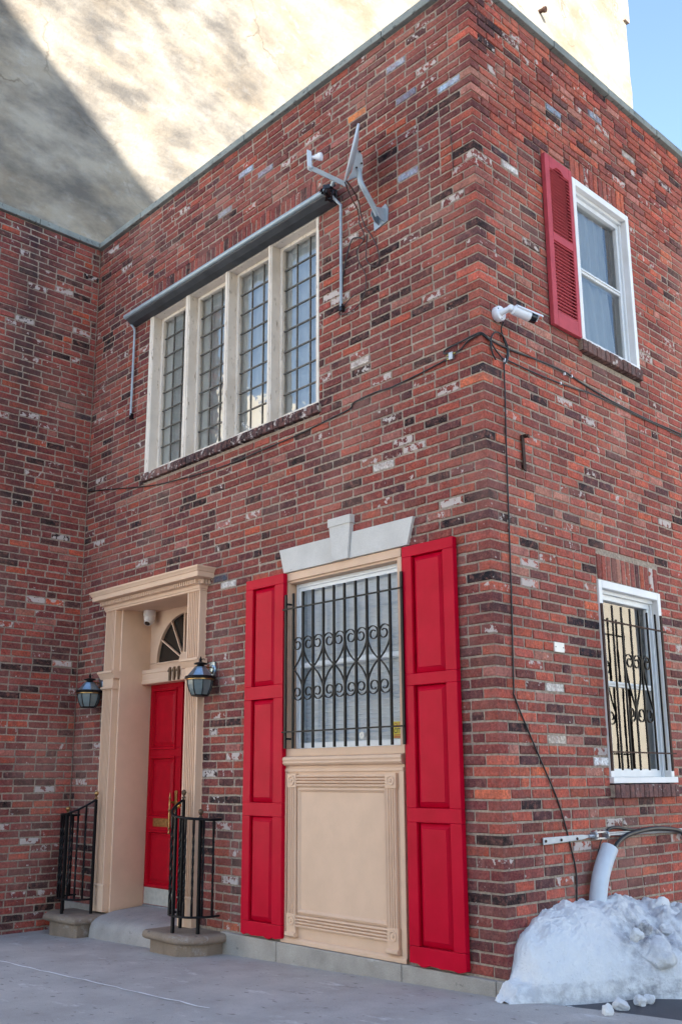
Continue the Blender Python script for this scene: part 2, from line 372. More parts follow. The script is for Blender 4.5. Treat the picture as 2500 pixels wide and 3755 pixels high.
def one_brick(mb, plane, u0, u1, z0, z1, tint, jit=.0016, prj=.0026):
    F, sg = MAPS[plane]; c = .0042; r = rng.uniform
    d = r(-prj, prj); tl = r(-.0016, .0016); tv = r(-.0016, .0016)
    dz = r(-.0012, .0012); z0 += dz; z1 += dz
    # ragged outline: several points a side, now and then a chipped corner
    nl = 5 if u1-u0 > .12 else 3; ns = 2
    base = [(k/nl, 0.) for k in range(nl)]+[(1., k/ns) for k in range(ns)]+[(1-k/nl, 1.) for k in range(nl)]+[(0., 1-k/ns) for k in range(ns)]
    n = len(base); fr = []; md = []; bk = []
    for (a, b) in base:
        cornr = a in (0., 1.) and b in (0., 1.)
        chip = r(0, .0022)+(r(.002, .0075) if r(0, 1) < (.22 if cornr else .07) else 0)
        iu = chip*(1 if a == 0 else -1 if a == 1 else 0); iz = chip*(1 if b == 0 else -1 if b == 1 else 0)
        u = u0+(u1-u0)*a; z = z0+(z1-z0)*b
        cu_ = c*(1 if a == 0 else -1 if a == 1 else 0); cz_ = c*.8*(1 if b == 0 else -1 if b == 1 else 0)
        dd = d+tl*(2*a-1)+tv*(2*b-1)+r(-.0006, .0006)
        fr.append(F(u+iu+cu_, dd, z+iz+cz_)); md.append(F(u+iu*.6, d-.0042, z+iz*.6)); bk.append(F(u, -.035, z))
    f = [tuple(range(n))]
    for i in range(n):
        j = (i+1) % n; f += [(i+n, j+n, j, i), (i+2*n, j+2*n, j+n, i+n)]
    mb.add(fr+md+bk, f, 0, tint)
def corner_brick(mb, lu, ly, z0, z1, tint):
    """a brick seen on both faces of the corner: x from -lu to 0, y from 0 to ly"""
    c = .0045; r = lambda: rng.uniform(-.0014, .0014)
    def ring(x0, x1, y0, y1, z): return [(x0, y0+r(), z), (x1+r(), y0+r(), z), (x1+r(), y1, z), (x0, y1, z)]
    v = ring(-lu, -c*.6, c*.6, ly, z0)+ring(-lu, 0, 0, ly, z0+c)+ring(-lu, 0, 0, ly, z1-c)+ring(-lu, -c*.6, c*.6, ly, z1)
    f = [(0, 3, 2, 1), (12, 13, 14, 15)]
    for k in range(3):
        for i in range(4):
            j = (i+1) % 4; f.append((k*4+i, k*4+j, k*4+4+j, k*4+4+i))
    mb.add(v, f, 0, tint)
def cut(iv, a, b):
    out = []
    for (p, q) in iv:
        if b <= p or a >= q: out.append((p, q)); continue
        if a > p: out.append((p, a))
        if b < q: out.append((b, q))
    return out
CORNER = {}
def brick_wall(mb, plane, ua, ub, k0, k1, openings, pal, corner=None):
    sp = SPECIAL[plane]
    for k in range(k0, k1):
        z0 = ZB+k*CH+JT/2; z1 = z0+CH-JT; zm = (z0+z1)/2
        iv = [(ua, ub)]
        for (a, b, c, d) in openings:
            if min(z1, d)-max(z0, c) > .3*CH: iv = cut(iv, a-.004, b+.004)
        # bond
        cuts = []; ev = k % 2
        if corner == 'hi':      # front wall: corner at u = 0
            u = -(.2 if ev else .098)-JT; cuts = [u]
            while u > ua-.3:
                L = .2 if rng.random() > .10 else .096
                L *= rng.uniform(.97, 1.03); u -= L+JT; cuts.append(u)
            start = -(.2 if ev else .098)-JT
            bricks = [(cuts[i+1]+JT, cuts[i]) for i in range(len(cuts)-1)]
        else:
            u = ua+((.098 if ev else .2)+JT if corner == 'lo' else -(.105 if ev else 0)-rng.uniform(0, .02))
            bricks = []
            while u < ub:
                L = .2 if rng.random() > .10 else .096
                L *= rng.uniform(.97, 1.03); bricks.append((u, u+L)); u += L+JT
        for (p, q) in bricks:
            tint = None
            for (a, b) in iv:
                x0, x1 = max(p, a), min(q, b)
                if x1-x0 < .022: continue
                if tint is None: tint = pick(pal)
                for (su, sz), colr in sp:
                    if x0 <= su <= x1 and z0-JT/2 <= sz <= z1+JT/2: tint = (*colr, .12 if colr[0] < .2 else .35)
                top = zm > 6.45
                one_brick(mb, plane, x0, x1, z0, z1, tint, prj=.0042 if top else .0026)
def soldiers(mb, plane, ua, ub, z0, z1, pal, w=.0575):
    n = round((ub-ua)/(w+.010)); st = (ub-ua)/n
    for i in range(n):
        one_brick(mb, plane, ua+i*st+.005, ua+(i+1)*st-.005, z0+.004, z1-.004, pick(pal))
def mortar(mb, plane, ua, ub, za, zb, openings, d=-.0062):
    us = sorted({ua, ub, *[min(max(x, ua), ub) for o in openings for x in o[:2]]})
    zs = sorted({za, zb, *[min(max(x, za), zb) for o in openings for x in o[2:]]})
    F = MAPS[plane][0]
    for i in range(len(us)-1):
        for j in range(len(zs)-1):
            um, zm = (us[i]+us[i+1])/2, (zs[j]+zs[j+1])/2
            if any(a < um < b and c < zm < e for a, b, c, e in openings): continue
            dd = d if zm < 6.45 else d-.004
            mb.add([F(us[i], dd, zs[j]), F(us[i+1], dd, zs[j]), F(us[i+1], dd, zs[j+1]), F(us[i], dd, zs[j+1])], [(0, 1, 2, 3)], 1)

house = thing('brick_house', 'two storey red brick corner house with bright red shutters, tan trim and red door', 'house', (0, 0, 0))
FO = [(-4.172, -1.632, 4.055, 5.835), (-4.172, -1.655, 5.835, 6.168), (-2.03, -.778, .05, 2.81), (-4.60, -3.11, -.3, 2.93)]
RO = [(1.25, 2.105, 4.41, 5.942), (1.25, 2.082, 5.942, 6.143), (1.242, 2.13, 1.095, 2.642), (1.25, 2.13, 2.642, 2.84)]
mb = MB()
NR = 102
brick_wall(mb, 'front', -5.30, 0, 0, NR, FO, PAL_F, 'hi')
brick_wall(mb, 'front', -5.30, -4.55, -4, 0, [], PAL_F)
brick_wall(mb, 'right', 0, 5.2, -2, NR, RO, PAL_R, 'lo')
for k in range(0, NR):
    z0 = ZB+k*CH+JT/2; ev = k % 2
    tint = pick(PAL_F if rng.random() < .5 else PAL_R)
    lu, ly = (.2, .098) if ev else (.098, .2)
    for (su, sz), colr in SPECIAL['front']:
        if -lu <= su and z0 <= sz <= z0+CH: tint = (*colr, .1)
    corner_brick(mb, lu, ly, z0, z0+CH-JT, tint)
soldiers(mb, 'front', -4.172, -1.655, 5.84, 6.166, PAL_F)
soldiers(mb, 'right', 1.25, 2.082, 5.95, 6.143, PAL_R)
soldiers(mb, 'right', 1.25, 2.13, 2.648, 2.84, PAL_R)
mortar(mb, 'front', -5.30, -.0074, -.30, ZT, [FO[0], FO[2], FO[3]])
mortar(mb, 'right', .0074, 5.2, -.10, ZT, [RO[0], RO[2]])
mb.build('brick_wall', ['brick', 'mortar'], house)
mb = MB()
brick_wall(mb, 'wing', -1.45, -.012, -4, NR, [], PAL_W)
mortar(mb, 'wing', -1.45, -.002, -.35, ZT, [])
mb.box(-7.9, -5.262, -1.44, -1.40, -.3, 7.0, 1)
w = mb.build('wing_wall', ['brick', 'mortar'], house)
w['label'] = 'darker wing wall stained by a black water streak'

# copings, roof, body
mb = MB()
def stones(a, b, n): 
    st = (b-a)/n
    return [(a+i*st+.003, a+(i+1)*st-.003) for i in range(n)]
for (a, b) in stones(-5.28, .034, 6):
    q = rng.uniform(-.002, .002); mb.box(a, b, -.036+q, .25, 7.036, 7.106+q)
for (a, b) in stones(.254, 5.2, 6):
    q = rng.uniform(-.002, .002); mb.box(-.25, .034+q, a, b, 7.036, 7.106+q)
for (a, b) in stones(-1.48, -.04, 2):
    q = rng.uniform(-.002, .002); mb.box(-5.50, -5.216+q, a, b, 7.036, 7.106+q)
mb.build('coping_stone', 'coping', house, bev=.006)
mb = MB(); mb.box(-7.9, -.06, .06, 5.2, 6.93, 6.98); mb.box(-7.9, -5.31, -1.39, .06, 6.93, 6.98); mb.box(-7.9, -.06, 5.1, 5.2, -.3, 6.93)
mb.build('roof', 'room', house)
# base stones under the front wall
mb = MB()
for (a, b) in ((-2.735, -2.062), (-2.058, -.822), (-.818, -.07), (-.067, .028)):
    mb.box(a, b, -.032, .1, -.3, .078+rng.uniform(0, .004))
mb.build('base_stone', 'stone', house, bev=.007)
mb = MB(); mb.box(-5.24, -4.68, -.03, .1, -.3, .10); mb.build('base_stone', 'stone', house, bev=.007)

# ------------------------------------------------------------------ casement window of four lights (front, upper)
def room_box(mb, x0, x1, y0, y1, z0, z1, open_side):
    v = [(x, y, z) for z in (z0, z1) for y in (y0, y1) for x in (x0, x1)]
    fs = {'y0': (0, 1, 5, 4), 'y1': (2, 6, 7, 3), 'x0': (0, 4, 6, 2), 'x1': (1, 3, 7, 5), 'z0': (0, 2, 3, 1), 'z1': (4, 5, 7, 6)}
    mb.add(v, [f for k, f in fs.items() if k != open_side], 0)
mb = MB()
Z0, Z1 = 4.138, 5.832
mb.box(-4.172, -4.102, .002, .16, Z0, Z1); mb.box(-1.668, -1.634, .002, .16, Z0, Z1)
for a, b in ((-3.548, -3.478), (-2.915, -2.858), (-2.292, -2.240)): mb.box(a, b, .004, .16, Z0, Z1); mb.box(a+.014, b-.014, -.004, .006, Z0+.002, Z1-.004)
mb.box(-4.16, -4.115, -.004, .006, Z0+.002, Z1-.004)
mb.box(-4.10, -1.67, .01, .16, 5.80, Z1+.12); mb.box(-4.102, -1.668, .03, .158, Z0-.02, 4.178)
win1 = mb.build('casement_window', 'cream', house, bev=.006)
win1['label'] = 'wide upper window of four leaded lights in peeling cream frame'
bays = [(-4.102, -3.548), (-3.478, -2.915), (-2.858, -2.292), (-2.240, -1.668)]
for a, b in bays:
    mb = MB(); z0, z1 = 4.18, 5.80; w_ = .036
    mb.box(a, a+w_, .095, .145, z0, z1); mb.box(b-w_, b, .095, .145, z0, z1)
    mb.box(a+w_, b-w_, .096, .144, z1-.03, z1); mb.box(a+w_, b-w_, .096, .144, z0, z0+.045)
    mb.build('sash', 'cream', win1, bev=.004)
    gx0, gx1, gz0, gz1 = a+w_, b-w_, z0+.045, z1-.03
    mb = MB(); mb.add([(gx0, .125, gz0), (gx1, .125, gz0), (gx1, .125, gz1), (gx0, .125, gz1)], [(0, 1, 2, 3)])
    mb.build('pane', 'oldglass', win1)
    mb = MB(); cw = (gx1-gx0)/3; rh = (gz1-gz0)/8
    for i in (1, 2): mb.box(gx0+i*cw-.0046, gx0+i*cw+.0046, .117, .133, gz0, gz1)
    for j in range(1, 8):
        zz = gz0+j*rh+rng.uniform(-.004, .004); mb.box(gx0, gx1, .1155, .1345, zz-.0048, zz+.0048)
    mb.build('lead_grid', 'lead', win1)
mb = MB()
xs = [-4.12+i*.028 for i in range(int(2.5/.028))]
pts = [(x, .160+.006*math.sin(x*31)+.005*math.sin(x*67+1)) for x in xs]
for i in range(len(pts)-1):
    (xa, ya), (xb, yb) = pts[i], pts[i+1]
    mb.add([(xa, ya, 4.12), (xb, yb, 4.12), (xb, yb, 5.86), (xa, ya, 5.86)], [(0, 1, 2, 3)])
mb.build('curtain', 'liner', win1, smooth=True, angle=80)
mb = MB(); room_box(mb, -4.17, -1.63, .162, .8, 4.08, 5.95, 'y0'); mb.build('interior', 'room', win1)
mb = MB()   # rowlock sill of dark bricks
n = 37; st = (4.172-1.602)/n
for i in range(n):
    x = -4.172+i*st; q = rng.uniform(-.004, .004)
    mb.box(x+.003, x+st-.003, -.035+q, .06, 4.058+q, 4.136+q*.5)
for i, tt in enumerate(mb.tint): mb.tint[i] = (*[c*(.7+.6*((i//6*37) % 10)/10) for c in (.050, .036, .038)], .5)
mb.build('brick_sill', 'brick', win1, bev=.005)
mb = MB(); mb.box(-4.172, -1.602, -.026, .05, 4.064, 4.130); mb.build('sill_bed', 'mortar', win1)
# small loose ladder clip on the sill
mb = MB()
a0, a1 = Vector((-2.60, -.01, 4.235)), Vector((-2.47, -.03, 4.145)); dxy = (a1-a0)
for s_ in (-1, 1): mb.tube([a0+Vector((0, 0, s_*.014)), a1+Vector((0, 0, s_*.014))], .0035, 6)
for k in range(5): p_ = a0+dxy*(k/4); mb.tube([p_-Vector((0, 0, .014)), p_+Vector((0, 0, .014))], .003, 6)
clip = mb.build('metal_clip', 'steel'); tag(clip, 'small metal clip like a ladder lying on the upper window sill', 'clip'); origin(clip, a1)

# ------------------------------------------------------------------ front lower window, panel and shutters
mb = MB()
mb.box(-2.03, -1.988, .0, .16, 1.452, 2.752); mb.box(-.82, -.778, .0, .16, 1.452, 2.752); mb.box(-2.03, -.778, -.006, .16, 2.752, 2.815)
mb.box(-1.99, -.82, .012, .16, 2.735, 2.754); mb.box(-2.03, -.778, -.004, .17, 1.40, 1.455)
mb.prism([(-.012, 1.40), (-.04, 1.392), (-.046, 1.375), (-.038, 1.36), (-.044, 1.35), (-.030, 1.335), (-.012, 1.33), (.1, 1.33), (.1, 1.40)], 'x', -2.028, -.780)
mb.box(-2.026, -.782, -.004, .1, 1.20, 1.331); mb.box(-2.024, -.784, -.016, -.002, 1.285, 1.31)
frw = mb.build('panel_window', 'tan', house, bev=.003)
frw['label'] = 'tan window bay with a panelled apron below its barred sash'
# apron panel
mb = MB(); mb.box(-2.026, -.782, -.002, .1, .079, 1.20); mb.box(-2.026, -1.975, -.014, 0, .08, 1.284); mb.box(-.825, -.782, -.014, 0, .08, 1.284)
mb.prism([(-.01, .08), (-.022, .082), (-.022, .108), (-.008, .122), (0, .122), (0, .08)], 'x', -2.026, -.782)
ap = mb.build('apron', 'tan', frw, bev=.003)
def fluted(mb, u0, u1, w0, w1, d0, d1, vertical, n=4):
    """moulding with n reeds: runs u0..u1, width w0..w1 across, on the front wall"""
    pr = [(w0, d0)]; st = (w1-w0)/n
    pr.append((w0, d1+.004))
    for i in range(n):
        for k in range(5):
            a = PI*k/4; pr.append((w0+st*(i+.5)-math.cos(a)*st*.36, d1-math.sin(a)*.008+.004))
        if i < n-1: pr.append((w0+st*(i+1), d1+.013))
    pr += [(w1, d1+.004), (w1, d0)]
    if vertical: mb.prism([(p, q) for p, q in pr], 'z', u0, u1)
    else: mb.prism([(q, p) for p, q in pr], 'x', u0, u1)
px0, px1, pz0, pz1, bw = -1.950, -.843, .19, 1.272, .098
mb = MB()
fluted(mb, px0+bw, px1-bw, pz1-bw+.006, pz1-.008, 0, -.024, False); fluted(mb, px0+bw, px1-bw, pz0+.008, pz0+bw-.006, 0, -.024, False)
fluted(mb, pz0+bw, pz1-bw, px0+.008, px0+bw-.006, 0, -.024, True); fluted(mb, pz0+bw, pz1-bw, px1-bw+.006, px1-.008, 0, -.024, True)
fx0, fx1, fz0, fz1 = px0+bw, px1-bw, pz0+bw, pz1-bw
e = .034
def bevel_frame(mb, x0, x1, z0, z1, e, ya, yb):
    o = [(x0, z0), (x1, z0), (x1, z1), (x0, z1)]; i_ = [(x0+e, z0+e), (x1-e, z0+e), (x1-e, z1-e), (x0+e, z1-e)]
    mid = [(x0+e*.45, z0+e*.45), (x1-e*.45, z0+e*.45), (x1-e*.45, z1-e*.45), (x0+e*.45, z1-e*.45)]
    v = [(x, ya, z) for x, z in o]+[(x, ya-.008, z) for x, z in mid]+[(x, yb, z) for x, z in i_]
    f = []
    for k in range(4):
        j = (k+1) % 4; f += [(k, j, j+4, k+4), (k+4, j+4, j+8, k+8)]
    f.append((8, 9, 10, 11)); mb.add(v, f)
bevel_frame(mb, fx0, fx1, fz0, fz1, e, -.012, -.004)
mb.build('panel_moulding', 'tan', frw, smooth=True, angle=28)
for (cx, cz, foot) in ((px0+bw/2, pz1-bw/2, 0), (px1-bw/2, pz1-bw/2, 0), (px0+bw/2, pz0+bw/2, 1), (px1-bw/2, pz0+bw/2, 1)):
    mb = MB(); h = bw/2; mb.box(cx-h, cx+h, -.030, 0, cz-h, cz+h)
    if foot: mb.box(cx-h, cx+h, -.028, 0, cz-h-.045, cz-h); mb.prism([(-.034, cz-h-.03), (-.046, cz-h-.038), (-.046, cz-h-.052), (-.034, cz-h-.062), (0, cz-h-.062), (0, cz-h-.03)], 'x', cx-h-.003, cx+h+.003)
    mb.lathe([(.036, 0), (.036, .006), (.028, .007), (.022, .001), (.012, .002), (.010, .008), (.002, .010)], (cx, -.030, cz), (0, -1, 0), 20)
    mb.build('rosette', 'tan', frw, smooth=True, angle=30)
# sash
mb = MB()
X0, X1, y_ = -1.985, -.823, .085
mb.box(X0, X0+.05, y_, .15, 1.456, 2.734); mb.box(X1-.05, X1, y_, .15, 1.456, 2.734)
mb.box(X0+.05, X1-.05, y_, .15, 2.672, 2.734); mb.box(X0+.05, X1-.05, y_, .15, 1.456, 1.50)
mb.box(X0+.02, X0+.032, y_-.012, y_, 1.457, 2.733); mb.box(X1-.032, X1-.02, y_-.012, y_, 1.457, 2.733); mb.box(X0+.033, X1-.033, y_-.012, y_, 2.70, 2.715)
mb.box(X0+.05, X1-.05, y_+.006, .15, 2.066, 2.108); mb.box(X0+.05, X1-.05, y_-.004, y_+.006, 2.072, 2.088)
sash = mb.build('sash', 'vinyl', frw, bev=.003)
mb = MB(); mb.add([(X0+.05, .118, 1.5), (X1-.05, .118, 1.5), (X1-.05, .118, 2.066), (X0+.05, .118, 2.066)], [(0, 1, 2, 3)])
mb.build('pane', 'lowglass', frw)
mb = MB(); mb.add([(X0+.05, .126, 2.108), (X1-.05, .126, 2.108), (X1-.05, .126, 2.672), (X0+.05, .126, 2.672)], [(0, 1, 2, 3)]); mb.build('pane', 'lowglass', frw)
mb = MB(); zz = 1.47; pr = []
while zz < 2.70: pr += [(.160, zz), (.136, zz+.024)]; zz += .032
for i in range(len(pr)-1):
    (ya, za), (yb, zb) = pr[i], pr[i+1]
    mb.add([(-2.027, ya, za), (-.781, ya, za), (-.781, yb, zb), (-2.027, yb, zb)], [(0, 1, 2, 3)])
mb.build('window_blind', 'blind', frw)
mb = MB(); room_box(mb, -2.03, -.778, .152, .7, 1.40, 2.78, 'y0'); mb.build('interior', 'room', frw)
# lintel
mb = MB()
mb.prism([(-2.017, 2.818), (-1.440, 2.818), (-1.466, 3.013), (-2.073, 3.013)], 'y', -.024, .05)
mb.prism([(-1.274, 2.818), (-.700, 2.818), (-.641, 3.013), (-1.250, 3.013)], 'y', -.024, .05)
lin = mb.build('lintel', 'lintel', house, bev=.003)
mb = MB(); mb.prism([(-1.437, 2.817), (-1.276, 2.817), (-1.247, 3.088), (-1.247, 3.146), (-1.475, 3.146), (-1.475, 3.088)], 'y', -.042, .05)
mb.prism([(-1.483, 3.082), (-1.239, 3.082), (-1.239, 3.147), (-1.483, 3.147)], 'y', -.048, .04)
mb.build('keystone', 'lintel', lin, bev=.003)
# plank shutters with three raised panels
def panel_shutter(x0, x1, z0, z1, holes, hx0, hx1, label, seed):
    rr = random.Random(seed)
    y0, y1 = -.006, -.048
    mb = MB(); nx = 7
    # bottom edge chewed away
    def bot(x): return z0+rr.uniform(-.006, .012)
    poly = [(x0, z1)]+[(x0, z0+.012)]+[(x0+(x1-x0)*k/14, bot(0)) for k in range(1, 14)]+[(x1, z0+.012), (x1, z1)]
    zt = holes[-1][0]
    mb.prism([(x0, zt-.001)]+poly[1:-1]+[(x1, zt-.001)], 'y', y0, y1)
    zs = [zt]+[h for pr_ in holes[::-1] for h in (pr_[0], pr_[1])][1:]
    zl = zt
    for (a, b) in holes[::-1]:
        if a > zl: mb.box(x0, x1, y0, y1, zl, a)
        mb.box(x0, hx0, y0, y1, a, b); mb.box(hx1, x1, y0, y1, a, b); zl = b
    mb.box(x0, x1, y0, y1, zl, z1)
    sh = mb.build('shutter', 'red', house, bev=.004); sh['label'] = label
    for (a, b) in holes:
        mb = MB(); e1, e2 = .008, .036
        def rect(e, y): return [(hx0+e, y, a+e), (hx1-e, y, a+e), (hx1-e, y, b-e), (hx0+e, y, b-e)]
        v = rect(0, -.012)+rect(e1, -.022)+rect(e2, -.038)+rect(e2+.004, -.042)
        f = []
        for r_ in range(3):
            for k in range(4): j = (k+1) % 4; f.append((r_*4+k, r_*4+j, r_*4+4+j, r_*4+4+k))
        f.append((12, 13, 14, 15)); mb.add(v, f); mb.build('panel', 'red', sh)
panel_shutter(-2.462, -1.990, .094, 2.812, [(1.945, 2.732), (1.058, 1.842), (.196, .958)], -2.372, -2.098, 'tall bright red shutter between the red door and the barred window', 1)
panel_shutter(-.732, -.274, .092, 2.800, [(1.918, 2.724), (1.050, 1.840), (.206, .960)], -.646, -.367, 'tall bright red shutter next to the house corner', 2)

# ------------------------------------------------------------------ doorway
DX = -3.856
mb = MB()
# jamb linings, soffit, sill of the recess
mb.prism([(-4.64, 0.02), (-4.64, -.004), (-4.44, -.004), (-4.432, -.014), (-4.415, -.014), (-4.415, .42), (-4.64, .42)], 'z', .05, 2.86)
mb.prism([(-3.07, 0.02), (-3.07, -.004), (-3.275, -.004), (-3.283, -.014), (-3.30, -.014), (-3.30, .42), (-3.07, .42)], 'z', .05, 2.86)
mb.box(-4.64, -3.07, -.002, .42, 2.832, 2.95)
sur = mb.build('door_surround', 'tan', house, bev=.004); sur['label'] = 'tan classical door surround with fluted pilasters and cornice'
def pilaster(x0, x1):
    mb = MB(); yb = -.004; yf = -.070
    mb.box(x0, x1, yf, yb, .068, .285); mb.prism([(yf, .285), (yf-.006, .285), (yf-.006, .296), (yf+.004, .305), (yb, .305), (yb, .285)], 'x', x0-.005, x1+.005)
    n = 6
    def flute(z0, z1):
        pr = [(x0+.006, yb), (x0+.006, yf+.004)]; a0, a1 = x0+.022, x1-.022; st = (a1-a0)/n
        pr.append((a0, yf+.004))
        for i in range(n):
            for k in range(5):
                a = PI*k/4; pr.append((a0+st*(i+.5)-math.cos(a)*st*.34, yf+.004+math.sin(a)*.017))
        pr += [(a1, yf+.004), (x1-.006, yf+.004), (x1-.006, yb)]
        mb.prism(pr, 'z', z0, z1)
    flute(.305, 2.070)
    mb.prism([(yb, 2.07), (yf, 2.07), (yf-.012, 2.078), (yf-.012, 2.090), (yf, 2.098), (yb, 2.098)], 'x', x0-.012, x1+.012)
    mb.box(x0+.004, x1-.004, yf+.002, yb, 2.098, 2.170)
    mb.prism([(yb, 2.17), (yf, 2.17), (yf-.014, 2.19), (yf-.030, 2.215), (yf-.042, 2.222), (yf-.042, 2.240), (yb, 2.240)], 'x', x0-.036, x1+.036)
    flute(2.240, 2.826)
    return mb.build('pilaster', 'tan', sur, smooth=True, angle=25)
pilaster(-4.640, -4.448); pilaster(-3.268, -3.070)
mb = MB()
def cornice_ring(mb, prof, x0, x1):
    """profile (projection, z) swept along front with mitred returns"""
    n = len(prof); v = []
    for p, z in prof: v.append((x0-p, .01, z))
    for p, z in prof: v.append((x0-p, -.07-p, z))
    for p, z in prof: v.append((x1+p, -.07-p, z))
    for p, z in prof: v.append((x1+p, .01, z))
    f = []
    for k in range(3):
        for i in range(n-1): f.append((k*n+i, (k+1)*n+i, (k+1)*n+i+1, k*n+i+1))
    f.append((n-1, 2*n-1, 3*n-1, 4*n-1)); f.append((0, 3*n, 2*n, n))
    mb.add(v, f)
cornice_ring(mb, [(0, 2.826), (.006, 2.828), (.006, 2.842), (.014, 2.848), (.014, 2.872), (.030, 2.880), (.030, 2.915), (.050, 2.922), (.098, 2.928), (.100, 2.934), (.100, 2.972), (.108, 2.976), (.112, 2.990), (.124, 3.004), (.126, 3.018), (.118, 3.020)], -4.636, -3.074)
mb.build('cornice', 'tan', sur, smooth=True, angle=25)
mb = MB()
xx = -4.655
while xx < -3.06: mb.box(xx, xx+.017, -.128, -.095, 2.880, 2.916); xx += .032
mb.build('dentil_band', 'tan', sur); mb = MB()
yy = -.088
while yy < -.01: mb.box(-3.046, -3.016, yy, yy+.017, 2.880, 2.916); yy += .032
mb.build('dentil_band', 'tan', sur)
# tympanum with fan light
TY = .31; HX, HZ, HR = DX, 2.328, .440
mb = MB()
arc = [(HX+HR*math.cos(PI*k/24), HZ+HR*math.sin(PI*k/24)) for k in range(25)]
outer = [(-3.30, HZ)]
# plate with half-round hole : strips between arc and the rectangle
def rectpt(a):
    dx, dz = math.cos(a), math.sin(a); W_, H_ = .5575, 2.834-HZ
    k = min(W_/abs(dx) if abs(dx) > 1e-6 else 9, H_/dz if dz > 1e-6 else 9); return (HX+dx*k, HZ+dz*k)
v = []; f = []
angs = sorted({PI*k/24 for k in range(25)} | {math.atan2(2.834-HZ, .5575), PI-math.atan2(2.834-HZ, .5575)})
for a in angs:
    x1, z1 = HX+HR*math.cos(a), HZ+HR*math.sin(a); x2, z2 = rectpt(a)
    v += [(x1, TY, z1), (x2, TY, z2), (x1, TY+.05, z1)]
for i in range(len(angs)-1):
    f += [(3*i, 3*i+1, 3*i+4, 3*i+3), (3*i+2, 3*i, 3*i+3, 3*i+5)]
mb.add(v, f); mb.box(-4.415, -3.30, TY, TY+.05, 2.24, HZ-.004); mb.box(-4.30, -3.41, TY-.012, TY, HZ-.014, HZ-.002)
mb.build('tympanum', 'tan', sur)
mb = MB(); mb.add([(HX+.44*math.cos(PI*k/24), TY+.03, HZ+.44*math.sin(PI*k/24)) for k in range(25)], [tuple(range(25))])
fan = mb.build('fanlight', 'darkglass', sur)
mb = MB()
for d_ in (30, 60, 90, 120, 150):
    a = R(d_); c_ = Vector((HX, TY+.018, HZ)); di = Vector((math.cos(a), 0, math.sin(a)))
    mb.obox(c_+di*.25, (di, (0, 1, 0), di.cross(Vector((0, 1, 0)))), (.19, .010, .007 if d_ != 90 else .012))
mb.lathe([(.075, 0), (.075, .02), (.06, .026)], (HX, TY+.03, HZ), (0, -1, 0), 20)
mb.build('fan_bars', 'tan', sur)
mb = MB()
mb.prism([(.232, 2.122), (.226, 2.128), (.226, 2.158), (.232, 2.162), (.232, 2.220), (.226, 2.225), (.226, 2.258), (.240, 2.262), (.34, 2.262), (.34, 2.122)], 'x', -4.415, -3.30)
mb.build('transom', 'tan', sur)
# 1 1 1
for i, x in enumerate((-3.925, -3.855, -3.785)):
    mb = MB(); w2, z0, z1 = .0135, 2.128, 2.252
    mb.prism([(x-w2, z0), (x+w2, z0), (x+w2, z1), (x-w2*.4, z1), (x-w2*2.3, z1-.030), (x-w2*2.3, z1-.044), (x-w2, z1-.036)], 'y', .212, .226)
    mb.build('house_number', 'bronze', sur, bev=.002)
# doors
DY = .335
def door_leaf(x0, x1, hx0, hx1):
    holes = [(1.518, 2.066), (.890, 1.432), (.285, .760)]
    mb = MB(); zl = .112; y0, y1 = DY+.045, DY
    for (a, b) in holes[::-1]:
        mb.box(x0, x1, y0, y1, zl, a); mb.box(x0, hx0, y0, y1, a, b); mb.box(hx1, x1, y0, y1, a, b); zl = b
    mb.box(x0, x1, y0, y1, zl, 2.135)
    d_ = mb.build('door', 'door_red', house, bev=.003)
    for (a, b) in holes:
        mb = MB()
        def rect(e, y): return [(hx0+e, y, a+e), (hx1-e, y, a+e), (hx1-e, y, b-e), (hx0+e, y, b-e)]
        v = rect(0, DY-.010)+rect(.012, DY-.012)+rect(.022, DY+.016)+rect(.036, DY+.014)+rect(.062, DY+.002); ff = []
        v = rect(-.014, DY-.001)+rect(-.010, DY-.012)+rect(.006, DY-.010)+rect(.016, DY+.016)+rect(.030, DY+.014)+rect(.060, DY+.002)
        for r_ in range(5):
            for k in range(4): j = (k+1) % 4; ff.append((r_*4+k, r_*4+j, r_*4+4+j, r_*4+4+k))
        ff.append((20, 21, 22, 23)); mb.add(v, ff); mb.build('panel', 'door_red', d_)
    mb = MB(); mb.box(x0+.012, x1-.012, DY-.003, DY, .116, .262); mb.build('kick_plate', 'kick', d_)
    return d_
dl = door_leaf(-4.413, -3.872, -4.362, -3.972)
dl['label'] = 'red panelled door leaf with brass mail slot and pull handle'
dr = door_leaf(-3.850, -3.302, -3.74, -3.36)
dr['label'] = 'red door leaf mostly hidden behind the right pilaster'
mb = MB(); mb.box(-4.28, -4.04, DY-.010, DY-.001, .806, .886); mb.box(-4.262, -4.058, DY-.014, DY-.010, .822, .868); mb.build('mail_slot', 'brass', dl, bev=.003)
mb = MB(); hx, hy = -3.952, DY-.05
mb.lathe([(.001, .745), (.008, .75), (.011, .765), (.006, .78), (.014, .80), (.006, .82), (.010, .86), (.012, .92), (.008, .945), (.016, .96), (.008, .975), (.010, 1.02), (.006, 1.055), (.012, 1.07), (.005, 1.085), (.007, 1.10), (.001, 1.115)], (hx, hy, 0), (0, 0, 1), 12)
mb.box(hx-.008, hx+.008, hy, DY, .80, .816); mb.box(hx-.008, hx+.008, hy, DY, 1.02, 1.036)
mb.build('pull_handle', 'brass', dl, smooth=True)
mb = MB(); mb.prism([(-3.935, .76), (-3.905, .76), (-3.903, 1.10), (-3.895, 1.125), (-3.91, 1.135), (-3.93, 1.132), (-3.945, 1.125), (-3.937, 1.10)], 'y', DY-.012, DY-.002); mb.build('escutcheon', 'brass', dl, bev=.002)
